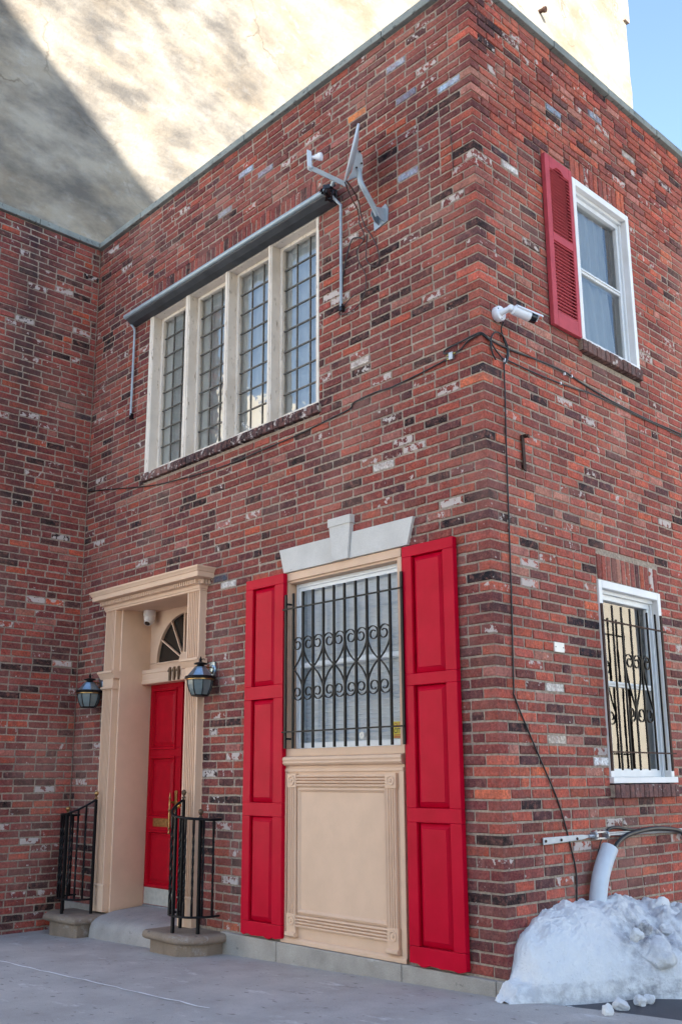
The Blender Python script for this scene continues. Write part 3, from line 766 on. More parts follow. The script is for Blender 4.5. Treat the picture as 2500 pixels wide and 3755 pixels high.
mb = MB(); mb.lathe([(.012, 0), (.012, .03), (.026, .04), (.033, .056), (.028, .072), (.012, .08)], (-3.80, DY-.004, 1.005), (0, -1, 0), 20); mb.build('door_knob', 'gold', dr, smooth=True)
mb = MB(); mb.box(-3.835, -3.795, DY-.008, DY-.001, .90, 1.06); mb.build('lock_plate', 'steel', dr, bev=.002)
mb = MB(); mb.lathe([(.024, 0), (.024, .008), (.016, .014)], (-3.775, DY-.002, 1.19), (0, -1, 0), 16)
mb.tube([(-3.775+.026*math.cos(a), DY-.018, 1.158+.030*math.sin(a)) for a in [2*PI*k/14 for k in range(15)]], .006, 8); mb.build('knocker', 'brass', dr, smooth=True)
mb = MB(); mb.box(-4.415, -3.30, .33, .42, .085, .111); mb.build('threshold', 'steel', house)
mb = MB(); mb.box(-4.415, -3.30, .385, .40, .08, 2.7); mb.build('door_gap_shade', 'room', house)  # near-black sheet standing in for the shade between the door leaves
# door step
mb = MB(); nx, ny = 24, 14
gx = [-4.40+i*(1.10/nx) for i in range(nx+1)]
prof = [(.36, .098), (.28, .096), (.15, .086), (.02, .072), (-.08, .052), (-.14, .030), (-.175, .0), (-.19, -.05), (-.20, -.16)]
v = []
for (y, z) in prof:
    for x in gx:
        s_ = 1-((x+3.85)/.55)**2*.25
        yy = y-(.03*s_ if y < 0 else 0)+.010*noise.noise(Vector((x*4, y*4, 1)))
        v.append((x, yy, z+.012*noise.noise(Vector((x*3, y*5, 0)))))
W_ = nx+1
mb.add(v, [(r_*W_+c, r_*W_+c+1, (r_+1)*W_+c+1, (r_+1)*W_+c) for r_ in range(len(prof)-1) for c in range(nx)])
stp = mb.build('doorstep', 'stepconc', None, smooth=True, angle=60); tag(stp, 'worn grey concrete doorstep between two stone plinths', 'doorstep'); origin(stp, (-3.85, 0, -.1))

# stone plinths beside the step
def plinth(x0, x1, yf, ztop, zg, flip, label):
    def outline(g):
        a, b = (x0-g, x1+g); f_ = yf-g
        # octagonal outline with the outer front corner cut
        if not flip: return [(a, .0), (a, f_+.02), (a+.03, f_), (b-.15, f_-.02), (b-.06, f_+.05), (b, f_+.16), (b, .0)]
        return [(b, .0), (b, f_+.02), (b-.03, f_), (a+.15, f_-.02), (a+.06, f_+.05), (a, f_+.16), (a, .0)][::-1]
    root = thing('stone_plinth', label, 'plinth', ((x0+x1)/2, yf/2, zg), 'stone plinths beside the doorstep')
    mb = MB(); mb.prism(outline(0), 'z', zg-.12, ztop-.062); mb.build('base', 'plinth', root, bev=.006)
    mb = MB(); o = outline(.035); n = len(o); rings = [(0, -.064), (.012, -.056), (.018, -.040), (.014, -.016), (0, -.002), (-.012, 0)]
    v = []
    for g, z in rings: v += [(x, y, ztop+z) for x, y in outline(.03+g)]
    f = [(r_*n+i, r_*n+(i+1) % n, (r_+1)*n+(i+1) % n, (r_+1)*n+i) for r_ in range(len(rings)-1) for i in range(n)]
    f += [tuple(range(n))[::-1], tuple((len(rings)-1)*n+i for i in range(n))]
    mb.add(v, f); mb.build('cap', 'plinth', root, smooth=True, angle=50)
plinth(-3.275, -2.700, -.335, .070, -.075, False, 'brown stone plinth right of the doorstep, salt stained along its front')
plinth(-5.02, -4.44, -.335, .050, -.115, True, 'plain brown stone plinth left of the doorstep beside the wing wall')

# ------------------------------------------------------------------ iron railings
def railing(mirror, zb, label):
    mx = (lambda x: 2*DX-x) if mirror else (lambda x: x)
    root = thing('iron_railing', label, 'railing', (mx(-2.95), -.18, zb), 'small curved iron railings on the plinths')
    path = [(-3.153, -.119, 1.07), (-3.140, -.20, 1.025), (-3.10, -.265, .985), (-3.04, -.300, .962), (-2.975, -.312, .945), (-2.855, -.30, .935), (-2.80, -.265, .930), (-2.755, -.20, .925), (-2.737, -.13, .92), (-2.735, -.045, .92)]
    top = cat_curve([(mx(x), y, z+zb-.07) for x, y, z in path], 5)
    mb = MB(); mb.tube(top, .013, 8, flat=.75); mb.build('handrail', 'iron', root, smooth=True, angle=60)
    mb = MB(); mb.tube(cat_curve([(mx(x), y, zb+.125) for x, y, z in path], 5), .011, 8, flat=.8); mb.build('lower_rail', 'iron', root, smooth=True, angle=60)
    for (x, y, z, fin) in ((-3.153, -.119, 1.07, 1), (-2.975, -.312, .945, 0), (-2.79, -.205, .925, 1)):
        mb = MB(); mb.box(mx(x)-.0115, mx(x)+.0115, y-.0115, y+.0115, zb-.005, zb+z-.068)
        po = mb.build('post', 'iron', root, bev=.002)
        if fin:
            mb = MB(); mb.lathe([(.016, 0), (.018, .006), (.012, .014), (.007, .022), (.012, .030), (.019, .040), (.021, .050), (.018, .061), (.010, .069), (.002, .072)], (mx(x), y, zb+z-.062), (0, 0, 1), 16)
            mb.build('finial', 'bronze' if not mirror else 'brass', po, smooth=True)
    for (x, y, z) in ((-3.10, -.265, .985), (-3.135, -.205, 1.02), (-3.035, -.302, .962), (-2.915, -.309, .938), (-2.855, -.300, .933), (-2.80, -.262, .928), (-2.755, -.198, .922), (-2.736, -.115, .918)):
        mb = MB(); z0, z1 = zb+.12, zb+z-.075
        # twisted bar
        n = 22; vs = []
        for i in range(n+1):
            zz = z0+(z1-z0)*i/n; tw = 0 if i < 3 or i > n-3 else (i-3)*PI/4.6
            for k in range(4):
                a = tw+PI/4+k*PI/2; vs.append((mx(x)+.0105*math.cos(a), y+.0105*math.sin(a), zz))
        mb.add(vs, [(i*4+k, i*4+(k+1) % 4, i*4+4+(k+1) % 4, i*4+4+k) for i in range(n) for k in range(4)]); mb.build('baluster', 'iron', root)
railing(False, .070, 'black iron railing curving round the plinth on the right of the red door')
railing(True, .050, 'black iron railing left of the red door, close to the wing wall')

# ------------------------------------------------------------------ wall lanterns
def lantern(cx, label):
    cy = -.135; root = thing('wall_lantern', label, 'lantern', (cx, 0, 2.05), 'wall lanterns on either side of the door')
    mb = MB(); mb.lathe([(.045, 0), (.045, .012), (.036, .020), (.012, .024)], (cx, 0, 2.135), (0, -1, 0), 20); mb.obox((cx, -.008, 2.135), ((1, 0, 0), (0, 1, 0), (0, 0, 1)), (.034, .008, .062))
    mb.build('backplate', 'pewter', root, smooth=True)
    mb = MB(); mb.tube(cat_curve([(cx, -.02, 2.11), (cx, -.06, 2.08), (cx, -.09, 2.10), (cx, -.11, 2.15), (cx, cy, 2.165)], 5), .007, 8); mb.tube([(cx, -.02, 2.15), (cx, cy, 2.15)], .006, 8); mb.build('arm', 'brass', root, smooth=True)
    mb = MB(); mb.lathe([(.112, 2.070), (.104, 2.078), (.050, 2.145), (.044, 2.150)], (cx, cy, 0), (0, 0, 1), 8); ca = mb.build('cap', 'pewter', root)
    mb = MB()
    mb.lathe([(.044, 2.148), (.030, 2.158), (.030, 2.164), (.056, 2.168), (.058, 2.176), (.036, 2.184), (.014, 2.190), (.008, 2.200), (.012, 2.208), (.009, 2.218), (.002, 2.236)], (cx, cy, 0), (0, 0, 1), 14); mb.build('finial', 'iron', ca, smooth=True)
    mb = MB()
    for a in (PI*.2, PI*.9): mb.tube(cat_curve([(cx, cy, 2.19), (cx+.02*math.cos(a), cy+.02*math.sin(a), 2.215), (cx+.035*math.cos(a), cy+.035*math.sin(a), 2.205)], 4), .003, 6)
    mb.build('scroll', 'iron', ca)
    mb = MB(); mb.lathe([(.112, 2.044), (.128, 2.050), (.130, 2.060), (.124, 2.070), (.108, 2.072)], (cx, cy, 0), (0, 0, 1), 24); mb.build('rim', 'iron', root, smooth=True)
    mb = MB(); mb.lathe([(.106, 2.036), (.117, 2.039), (.117, 2.045), (.108, 2.047)], (cx, cy, 0), (0, 0, 1), 24); mb.build('brass_ring', 'brass', root, smooth=True)
    prof = [(.108, 2.036), (.104, 2.00), (.092, 1.955), (.070, 1.912)]
    mb = MB(); mb.lathe(prof[::-1], (cx, cy, 0), (0, 0, 1), 8); mb.build('glass', 'lglass', root)
    mb = MB()
    for k in range(8):
        a = 2*PI*(k+.5)/8; mb.tube([(cx+(r_+.001)*math.sin(a+PI/2), cy-(r_+.001)*math.cos(a+PI/2), z) for r_, z in prof], .0042, 6)
    mb.lathe([(.062, 1.902), (.074, 1.906), (.074, 1.914), (.066, 1.918)], (cx, cy, 0), (0, 0, 1), 8)
    mb.build('cage', 'iron', root)
lantern(-2.945, 'pewter wall lantern on the brick right of the door')
lantern(-4.765, 'pewter wall lantern in the corner left of the door')

# dome camera under the soffit
root = thing('dome_camera', 'small white dome security camera under the door soffit', 'camera', (-4.30, .215, 2.83))
mb = MB(); mb.lathe([(.058, 0), (.060, -.012), (.060, -.050), (.056, -.054)], (-4.30, .215, 2.831), (0, 0, 1), 24); mb.build('base', 'camgrey', root, smooth=True)
mb = MB(); mb.lathe([(.056, -.056), (.055, -.085), (.046, -.112), (.030, -.130), (.008, -.138)], (-4.30, .215, 2.831), (0, 0, 1), 24); mb.build('ball', 'camgrey', root, smooth=True)
ax = Vector((.28, -.55, -.8)).normalized(); c0 = Vector((-4.30, .215, 2.752))+ax*.040
mb = MB(); mb.lathe([(.036, 0), (.036, .018), (.033, .024)], c0, ax, 20); ho = mb.build('lens_housing', 'camgrey', root, smooth=True)
mb = MB(); mb.lathe([(.028, .022), (.027, .026), (.004, .027)], c0, ax, 20); mb.build('lens', 'black', ho, smooth=True)

# ------------------------------------------------------------------ awning
root = thing('awning', 'retracted awning in a dark hood above the leaded window', 'awning', (-2.9, 0, 5.80))
prof = [(-.002, 5.805), (-.07, 5.815), (-.118, 5.845), (-.128, 5.862), (-.118, 5.90), (-.08, 5.925), (-.002, 5.94)]
mb = MB(); mb.prism(prof, 'x', -4.435, -1.405); mb.build('hood', 'hood', root)
mb = MB(); mb.prism([(-.112, 5.858), (-.130, 5.852), (-.147, 5.860), (-.152, 5.876), (-.146, 5.892), (-.130, 5.902), (-.112, 5.900)], 'x', -4.445, -1.395); mb.build('front_lip', 'hoodlip', root, smooth=True, angle=70)
mb = MB()
rq = random.Random(3)
for k in range(16):
    p0 = Vector((-1.40+rq.uniform(-.05, .055), -.10+rq.uniform(-.05, .05), 5.865+rq.uniform(-.045, .05))); mb.obox(p0, (Vector((rq.uniform(-1, 1), rq.uniform(-1, 1), rq.uniform(-1, 1))), (.3, 1, .2), (0, .2, 1)), (rq.uniform(.01, .04), rq.uniform(.006, .018), rq.uniform(.008, .022)))
mb.tube([(-1.40+.01*math.cos(k), -.09+.065*math.sin(k*.9), 5.865+.065*math.cos(k*.9)) for k in range(9)], .009, 6)
mb.build('end_bracket', 'black', root)
mb = MB(); mb.tube([(-1.345, -.12, 5.895), (-1.295, -.13, 5.925)], .016, 8); mb.build('end_tube', 'hoodlip', root)
for pts in ([(-1.405, -.11, 5.885), (-1.375, -.07, 5.82), (-1.334, -.030, 5.755), (-1.333, -.030, 5.6), (-1.337, -.030, 4.86)], [(-4.445, -.06, 5.83), (-4.415, -.035, 5.775), (-4.408, -.030, 5.74), (-4.414, -.030, 4.82)]):
    mb = MB(); mb.tube(pts, .0125, 8); mb.build('arm', 'greymetal', root, smooth=True, angle=60)
    x, y, z = pts[-1]
    mb = MB(); mb.box(x-.014, x+.014, -.038, .0, z-.035, z+.02); mb.build('arm_foot', 'black', root)

# ------------------------------------------------------------------ satellite dish
root = thing('satellite_dish', 'grey satellite dish on a bent mast bolted to the brick wall', 'satellite dish', (-.91, 0, 5.44))
v_ = Vector((-4.68, 4.66, 4.70)).normalized()
topd, botd = Vector((-.875, -.285, 6.115)), Vector((-1.068, -.240, 5.755))
upd = (topd-botd).normalized(); nd = upd.cross(v_).normalized()
if nd.x > 0: nd = -nd
sd = nd.cross(upd).normalized(); cd = (topd+botd)/2; hr = (topd-botd).length/2
nd2 = (nd-v_*0.0+Vector((0, 0, 0))).normalized()
mb = MB(); nr, na = 6, 36; vs = []
for layer in (0, 1):
    for i in range(nr+1):
        r_ = i/nr
        for k in range(na):
            a = 2*PI*k/na
            vs.append(cd+upd*hr*r_*math.cos(a)+sd*hr*.96*r_*math.sin(a)-nd*(.034*(1-r_*r_)+layer*.006))
fs = []
for layer in (0, 1):
    o = layer*(nr+1)*na
    for i in range(nr):
        for k in range(na): fs.append((o+i*na+k, o+i*na+(k+1) % na, o+(i+1)*na+(k+1) % na, o+(i+1)*na+k))
mb.add(vs, fs)
rim = [cd+upd*hr*math.cos(2*PI*k/na)+sd*hr*.96*math.sin(2*PI*k/na)-nd*.004 for k in range(na+1)]
mb.tube(rim, .011, 8)
mb.build('reflector', 'dish', root, smooth=True, angle=50)
bk = cd-nd*.040-upd*.09
mb = MB(); q1 = cd-nd*.045; 
for s_ in (-1, 1):
    o_ = sd*.028*s_
    pl = [cd-nd*.04+upd*.03, cd-nd*.085-upd*.0, cd-nd*.11-upd*.07, cd-nd*.115-upd*.135, cd-nd*.05-upd*.185, botd-nd*.015-upd*.004, cd-nd*.036-upd*.14]
    vv = [p+o_ for p in pl]+[p+o_+sd*.004 for p in pl]; n = len(pl)
    mb.add(vv, [tuple(range(n))[::-1], tuple(range(n, 2*n))]+[(i, (i+1) % n, (i+1) % n+n, i+n) for i in range(n)])
mb.build('back_bracket', 'dish', root)
mb = MB()
for a_, b_ in ((.06, .02), (.095, -.06), (.10, -.11), (.065, -.10)):
    for s_ in (-1, 1): p_ = cd-nd*a_+upd*b_+sd*.031*s_; mb.lathe([(.008, 0), (.008, .006), (.003, .008)], p_, sd*s_, 8)
mb.build('bolt', 'rust', root)
J = botd-nd*.02-upd*.03; E_ = Vector((-1.271, -.42, 5.884))
mb = MB(); dr_ = (E_-J).normalized(); mb.obox((J+E_)/2, (dr_, sd, dr_.cross(sd)), ((E_-J).length/2, .013, .017)); mb.build('feed_arm', 'greymetal', root, bev=.002)
mb = MB(); lu = Vector((-.06, .02, 1)).normalized(); mb.obox(E_+lu*.062-dr_*-.004, (lu, dr_, lu.cross(dr_)), (.078, .022, .028)); mb.build('receiver_box', 'dish', root, bev=.008)
hd = (cd-(E_+lu*.09)).normalized()
mb = MB(); mb.lathe([(.014, .015), (.014, .045), (.022, .050), (.022, .066), (.030, .072), (.032, .098), (.026, .102)], E_+lu*.088, hd, 16); mb.build('feed_horn', 'camwhite', root, smooth=True)
mast = [(-.903, -.055, 5.452), (-.900, -.10, 5.505), (-.897, -.18, 5.585), (-.898, -.215, 5.625), (-.905, -.232, 5.665), (-.912, -.236, 5.72), (-.915, -.238, 5.77)]
mb = MB(); mb.tube(cat_curve(mast, 4), .021, 14); mb.build('mast', 'greymetal', root, smooth=True, angle=60)
mb = MB(); mb.prism([(-.985, 5.375), (-.845, 5.405), (-.835, 5.50), (-.862, 5.555), (-.948, 5.53), (-.99, 5.45)], 'y', -.008, .002)
for s_ in (-1, 1): mb.prism([(-.005, 5.40), (-.06, 5.415), (-.095, 5.46), (-.085, 5.50), (-.005, 5.52)], 'x', -.905+s_*.030-.002, -.905+s_*.030+.002)
mb.build('wall_foot', 'greymetal', root)
def cable(name, pts, r, label, mat='cable', n=5, fam=None):
    mb = MB(); P = cat_curve(pts, n); mb.tube(P, r, 7); o = mb.build(name, mat, None, smooth=True, angle=60)
    tag(o, label, 'cable', fam); origin(o, P[-1]); return o
G_ = 'cables strung over the brick walls'
cable('cable', [(-1.045, -.245, 5.735), (-1.07, -.14, 5.70), (-1.117, -.04, 5.672), (-1.108, -.03, 5.576), (-1.062, -.03, 5.44), (-1.044, -.03, 5.412), (-.958, -.03, 5.261), (-.915, -.03, 5.123), (-.927, -.03, 5.064), (-.974, -.03, 5.06), (-1.043, -.03, 5.131), (-1.054, -.03, 5.209), (-1.045, -.025, 5.365)], .0052, 'thin brown cable hanging in a loop below the satellite dish', 'cablebrown', fam=G_)
cable('cable', [(-1.06, -.25, 5.73), (-1.10, -.14, 5.66), (-1.13, -.035, 5.60), (-1.125, -.03, 5.5), (-1.085, -.025, 5.40), (-1.085, -.02, 5.34), (-1.146, -.02, 5.30), (-1.165, -.02, 5.251), (-1.136, -.02, 5.155), (-1.078, -.02, 5.047), (-1.068, -.02, 4.96), (-1.093, -.02, 4.859), (-1.165, -.02, 4.804), (-1.262, -.02, 4.785), (-1.348, -.02, 4.799), (-1.373, -.02, 4.826), (-1.323, -.02, 4.864), (-1.194, -.02, 4.917)], .0045, 'thin brown cable curling down to the foot of the right awning arm', 'cablebrown', fam=G_)
cable('cable', [(-1.085, -.02, 5.34), (-1.145, -.02, 5.385), (-1.219, -.02, 5.398), (-1.269, -.02, 5.305), (-1.307, -.02, 5.197), (-1.326, -.018, 5.113), (-1.333, -.018, 5.0)], .0055, 'short black cable arching beside the right awning arm', fam=G_)

# ------------------------------------------------------------------ long cables round the corner
cable('cable', [(-.262, -.012, 4.082), (-.40, -.012, 4.064), (-.62, -.010, 4.045), (-.858, -.008, 4.034), (-1.001, -.008, 4.043), (-1.221, -.008, 4.03), (-1.269, -.008, 3.991), (-1.463, -.008, 3.975), (-1.847, -.008, 3.943), (-2.259, -.008, 3.929), (-2.90, -.008, 3.915), (-3.621, -.008, 3.954), (-4.087, -.008, 4.005), (-4.80, -.008, 4.13), (-5.2, -.008, 4.20)], .0055, 'long black cable running below the leaded window from the splitter', fam=G_)
cable('cable', [(-.272, -.012, 4.115), (-.323, -.014, 4.127), (-.30, -.014, 4.150), (-.173, -.014, 4.161), (-.074, -.014, 4.171), (.0, -.012, 4.170), (.014, .03, 4.155), (.012, .062, 4.146), (.010, .266, 4.140), (.010, .648, 4.165), (.010, .968, 4.173), (.010, 1.162, 4.152), (.010, 1.429, 4.130), (.010, 1.686, 4.115), (.010, 2.162, 4.105), (.010, 2.746, 4.116), (.010, 4.5, 4.12)], .0065, 'black cable bending round the house corner and running under the upper window', fam=G_)
cable('cable', [(-.252, -.014, 4.10), (-.18, -.014, 4.105), (-.12, -.014, 4.140), (-.05, -.014, 4.158), (.0, -.012, 4.160), (.016, .06, 4.135), (.014, .12, 4.09), (.014, .205, 4.045), (.012, .249, 4.050), (.010, .533, 4.051), (.010, .838, 4.059), (.010, 1.154, 4.080), (.010, 1.273, 4.096), (.010, 1.69, 4.102), (.010, 2.162, 4.093), (.010, 4.5, 4.10)], .0055, 'lower black cable on the side wall below the bullet camera', fam=G_)
lp = [(.016, .172+.098*math.cos(R(a)), 4.11+.115*math.sin(R(a))) for a in range(-80, 281, 20)]
cable('cable', [(.05, .186, 4.30), (.016, .20, 4.26), (.012, .235, 4.19), (.014, .262, 4.12), (.018, .235, 4.03)]+lp[1:-2], .0060, 'black cable coiled in a ring below the bullet camera', fam=G_)
cable('cable', [(.014, .217, 4.02), (.010, .216, 3.722), (.010, .205, 3.387), (.010, .187, 2.49), (.010, .167, 1.831), (.010, .178, 1.722), (.010, .38, 1.402), (.010, .59, 1.076), (.010, .717, .747), (.010, .745, .612), (.010, .726, .42), (.02, .71, .30)], .0055, 'black cable dropping down the side wall into the snow', fam=G_)
cable('cable', [(-.203, -.008, 5.845), (-.195, -.008, 5.74), (-.189, -.008, 5.655), (-.19, -.008, 5.58), (-.185, -.008, 5.505)], .0032, 'short stub of rusty wire on the front wall near the roof corner', 'cablebrown', fam=G_)
root = thing('cable_splitter', 'small silver cable splitter on the front wall near the corner', 'splitter', (-.258, -.01, 4.085))
mb = MB(); mb.box(-.275, -.240, -.026, -.004, 4.058, 4.112); mb.build('body', 'steel', root, bev=.003)
mb = MB()
for (x, z) in ((-.285, 4.10), (-.285, 4.072), (-.23, 4.098)): mb.lathe([(.006, -.012), (.006, .012)], (x, -.014, z), (1, 0, 0), 8)
mb.build('connector', 'gold', root)
for i, (y, z, s_) in enumerate(((.235, 4.035, .018), (.965, 4.155, .010), (1.06, 4.165, .010), (.905, 4.064, .010))):
    mb = MB(); mb.box(0, .018, y-s_*.6, y+s_*.6, z-s_, z+s_); c_ = mb.build('cable_clip', 'camwhite', None, bev=.002)
    tag(c_, ['white clip holding the cables below the bullet camera', 'white clip on the upper side wall cable nearest the shutter', 'white clip on the side wall cable under the brick sill', 'white clip on the lower side wall cable'][i], 'clip', 'cable clips'); origin(c_, (0, y, z))

# ------------------------------------------------------------------ bullet camera
root = thing('bullet_camera', 'white bullet security camera on the side wall near the corner', 'camera', (0, .168, 4.36))
mb = MB(); mb.lathe([(.052, 0), (.054, .004), (.054, .040), (.050, .046), (.030, .048)], (0.002, .168, 4.36), (1, 0, 0), 28); mb.build('mount', 'camwhite', root, smooth=True)
mb = MB()
for k in range(3):
    a = 2*PI*k/3+.5; mb.lathe([(.005, 0), (.005, .004)], (.046, .168+.042*math.cos(a), 4.36+.042*math.sin(a)), (1, 0, 0), 8)
mb.build('screw', 'black', root)
A0, A1 = Vector((.045, .165, 4.36)), Vector((.118, .178, 4.372))
mb = MB(); mb.tube([A0, A0+(A1-A0)*.4, A1], [.026, .021, .019], 14); mb.lathe([(.001, -.024), (.016, -.02), (.024, -.008), (.024, .008), (.016, .02), (.001, .024)], A1, (0, .3, 1), 14); mb.build('arm', 'camwhite', root, smooth=True)
B0, B1 = Vector((.128, .195, 4.362)), Vector((.192, .355, 4.325)); bd = (B1-B0).normalized(); bs = bd.cross(Vector((0, 0, 1))).normalized(); bu = bs.cross(bd)
mb = MB(); mb.lathe([(.014, -.006), (.030, 0), (.034, .010), (.034, (B1-B0).length-.045)], B0, bd, 24); mb.build('body', 'camwhite', root, smooth=True)
mb = MB(); L_ = (B1-B0).length; mb.lathe([(.0345, L_-.046), (.035, L_-.040), (.035, L_), (.031, L_+.002), (.029, L_-.004), (.004, L_-.006)], B0, bd, 24); fr_ = mb.build('front_ring', 'black', root, smooth=True)
mb = MB(); mb.lathe([(.012, L_-.004), (.010, L_+.001), (.002, L_+.002)], B0, bd, 16); mb.build('lens', 'darkglass', fr_, smooth=True)
mb = MB(); pr = []
for k in range(11):
    a = PI*(.06+.88*k/10); pr.append((math.cos(a)*.041, math.sin(a)*.034+.008))
for lo, hi in ((.012, L_+.040),):
    vs = []
    for t_ in (lo, hi):
        for (p, q) in pr: vs.append(B0+bd*t_+bs*p+bu*q)
        for (p, q) in pr[::-1]: vs.append(B0+bd*t_+bs*p*.93+bu*(q-.003))
    n = 22; mb.add(vs, [(i, (i+1) % n, (i+1) % n+n, i+n) for i in range(n)]+[tuple(range(n))[::-1], tuple(range(n, 2*n))])
mb.build('sun_hood', 'camwhite', root, smooth=True, angle=50)

# ------------------------------------------------------------------ side wall windows
def side_window(z0, z1, zsill, ya, yb, curt, label, woodsill):
    mb = MB(); c_ = .046
    mb.box(-.13, .010, ya, ya+c_, z0, z1); mb.box(-.13, .010, yb-c_, yb, z0, z1); mb.box(-.13, .010, ya+c_, yb-c_, z1-c_*1.25, z1)
    if woodsill: mb.box(-.13, .034, ya-.008, yb+.006, z0-.042, z0)
    else: mb.box(-.13, .012, ya, yb, z0-.035, z0)
    wn = mb.build('sash_window', 'white', house, bev=.004); wn['label'] = label
    mb = MB(); zt = z1-c_*1.25
    mb.prism([(-.128, zt), (-.036, zt), (-.036, zt-.022), (-.06, zt-.026), (-.06, zt-.05), (-.128, zt-.05)], 'y', ya+c_, yb-c_) if False else None
    mb.add([(-.036, ya+c_, zt-.001), (-.036, yb-c_, zt-.001), (-.036, yb-c_, zt-.026), (-.036, ya+c_, zt-.026)], [(0, 1, 2, 3)])
    mb.box(-.128, -.037, ya+c_+.001, yb-c_-.001, zt-.026, zt-.001); mb.box(-.128, -.060, ya+c_+.002, yb-c_-.002, zt-.066, zt-.026)
    mb.box(-.128, -.045, yb-c_-.020, yb-c_, z0, zt-.027); mb.box(-.128, -.062, yb-c_-.052, yb-c_-.021, z0+.001, zt-.067)
    mb.box(-.128, -.045, ya+c_, ya+c_+.020, z0, zt-.027); mb.box(-.128, -.062, ya+c_+.021, ya+c_+.05, z0+.001, zt-.067)
    zm = (z0+zt-.04)/2+.012
    mb.box(-.128, -.068, ya+c_+.05, yb-c_-.052, zm-.020, zm+.018); mb.box(-.070, -.056, ya+c_+.05, yb-c_-.052, zm-.002, zm+.012); mb.box(-.128, -.062, ya+c_+.05, yb-c_-.052, z0+.001, z0+.058)
    mb.build('sash', 'vinyl', wn, bev=.002)
    g0, g1 = ya+c_+.05, yb-c_-.052
    for (p, q, x) in ((z0+.058, zm-.02, -.084), (zm+.018, zt-.066, -.094)):
        mb = MB(); mb.add([(x, g0, p), (x, g1, p), (x, g1, q), (x, g0, q)], [(0, 1, 2, 3)]); mb.build('pane', 'glass', wn)
    if curt:
        for (p, q, sl) in ((zm+.018, zt, .0), (z0, zm+.02, .28)):
            mb = MB(); n = 40
            for i in range(n):
                ys = [ya+.05+(yb-ya-.25)*k/n for k in (i, i+1)]
                vs = []
                for z in (p, q):
                    for y in ys:
                        s_ = (q-z)*sl*(.3+.7*(yb-y)/(yb-ya)) if sl else 0
                        vs.append((-.142+.014*math.sin(y*44)+.009*math.sin(y*91), y+.12*(q-z)*(1 if sl else .25), z))
                mb.add(vs, [(0, 1, 3, 2)])
            mb.build('curtain', 'curtain', wn, smooth=True, angle=80)
    mb = MB(); room_box(mb, -.8, -.132, ya, yb, z0-.03, z1, 'x1'); mb.build('interior', 'room', wn)
    mb = MB(); n = 14 if not woodsill else 14; a0, a1 = ya-.05, yb-.012
    if woodsill: a0, a1 = ya-.012, yb-.005
    st = (a1-a0)/n
    for i in range(n):
        q = rng.uniform(-.003, .003); mb.box(-.02, .044+q, a0+i*st+.003, a0+(i+1)*st-.003, zsill-.096, zsill-.004+q)
    for i in range(len(mb.tint)): mb.tint[i] = (*[cc*(.75+.5*((i//6*7) % 10)/10) for cc in ((.088, .064, .060) if not woodsill else (.105, .062, .060))], .25)
    sb = mb.build('brick_sill', 'brick', wn, bev=.006)
    mb = MB(); mb.box(-.02, .034, a0, a1, zsill-.09, zsill-.008); mb.build('sill_bed', 'mortar', wn)
    return wn
side_window(4.548, 5.942, 4.512, 1.250, 2.106, True, 'upper side window with white frame and pale curtain', False)
side_window(1.240, 2.642, 1.194, 1.243, 2.130, False, 'lower side window with white frame behind iron bars', True)
# louvred shutter
mb = MB(); ya, yb, za, zb = .828, 1.197, 4.505, 5.945; s0, s1 = .060, .044; x0, x1 = .004, .040
la, lb = ya+s0, yb-s1
mb.box(x0, x1, ya, la, za, zb); mb.box(x0, x1, lb, yb, za, zb); mb.box(x0, x1, la, lb, za, 4.628); mb.box(x0, x1, la, lb, 5.220, 5.282)
n = 14; up = []
for k in range(n+1):
    u = k/n; s_ = math.exp(-((u-.45)/.22)**4)
    up.append((la+(lb-la)*u, 5.838+.040*s_))
mb.prism(up+[(lb, zb), (la, zb)], 'x', x0, x1)
sh = mb.build('shutter', 'rose', house, bev=.004); sh['label'] = 'faded rose louvred shutter beside the upper side window'
for (p, q) in ((4.632, 5.216), (5.286, 5.872)):
    mb = MB(); z = p
    while z < q-.01:
        mb.add([(.024, la, z+.021), (.0385, la, z+.003), (.0385, lb, z+.003), (.024, lb, z+.021), (.022, la, z+.017), (.0365, la, z-.001), (.0365, lb, z-.001), (.022, lb, z+.017)], [(0, 1, 2, 3), (7, 6, 5, 4), (1, 5, 6, 2)]); z += .0285
    mb.build('louvres', 'rose', sh)
mb = MB(); mb.add([(.006, la, 4.6), (.006, lb, 4.6), (.006, lb, 5.9), (.006, la, 5.9)], [(0, 1, 2, 3)]); mb.build('backing', 'rose', sh)

# ------------------------------------------------------------------ security grilles
def spiral(c, r0, a0, turns, sgn, n=16):
    """from the outside inwards, in plane coords"""
    out = []
    for i in range(n+1):
        t_ = i/n; r_ = r0*(1-.72*t_); a = a0+sgn*turns*2*PI*t_; out.append((c[0]+r_*math.cos(a), c[1]+r_*math.sin(a)))
    return out
def flat_bar(mb, pts2, to3, w=.0030, dpt=.0065):
    """thin flat iron strap following a 2-D path; strap depth is along the wall normal"""
    P = pts2; n = len(P); vs = []
    for i in range(n):
        a = Vector(P[max(0, i-1)]); b = Vector(P[min(n-1, i+1)]); t_ = (b-a).normalized(); nn = Vector((-t_.y, t_.x))*w
        for s_, d_ in ((-1, -1), (1, -1), (1, 1), (-1, 1)): p = Vector(P[i])+nn*s_; vs.append(to3(p.x, p.y, d_*dpt))
    fs = [(i*4+k, i*4+(k+1) % 4, i*4+4+(k+1) % 4, i*4+4+k) for i in range(n-1) for k in range(4)]+[(3, 2, 1, 0), tuple((n-1)*4+k for k in range(4))]
    mb.add(vs, fs)
root = thing('security_grille', 'black iron grille with heart scrolls over the window between red shutters', 'grille', (-1.40, -.05, 1.45), 'iron window grilles')
to3 = lambda u, z, d: (u, -.058+d, z)
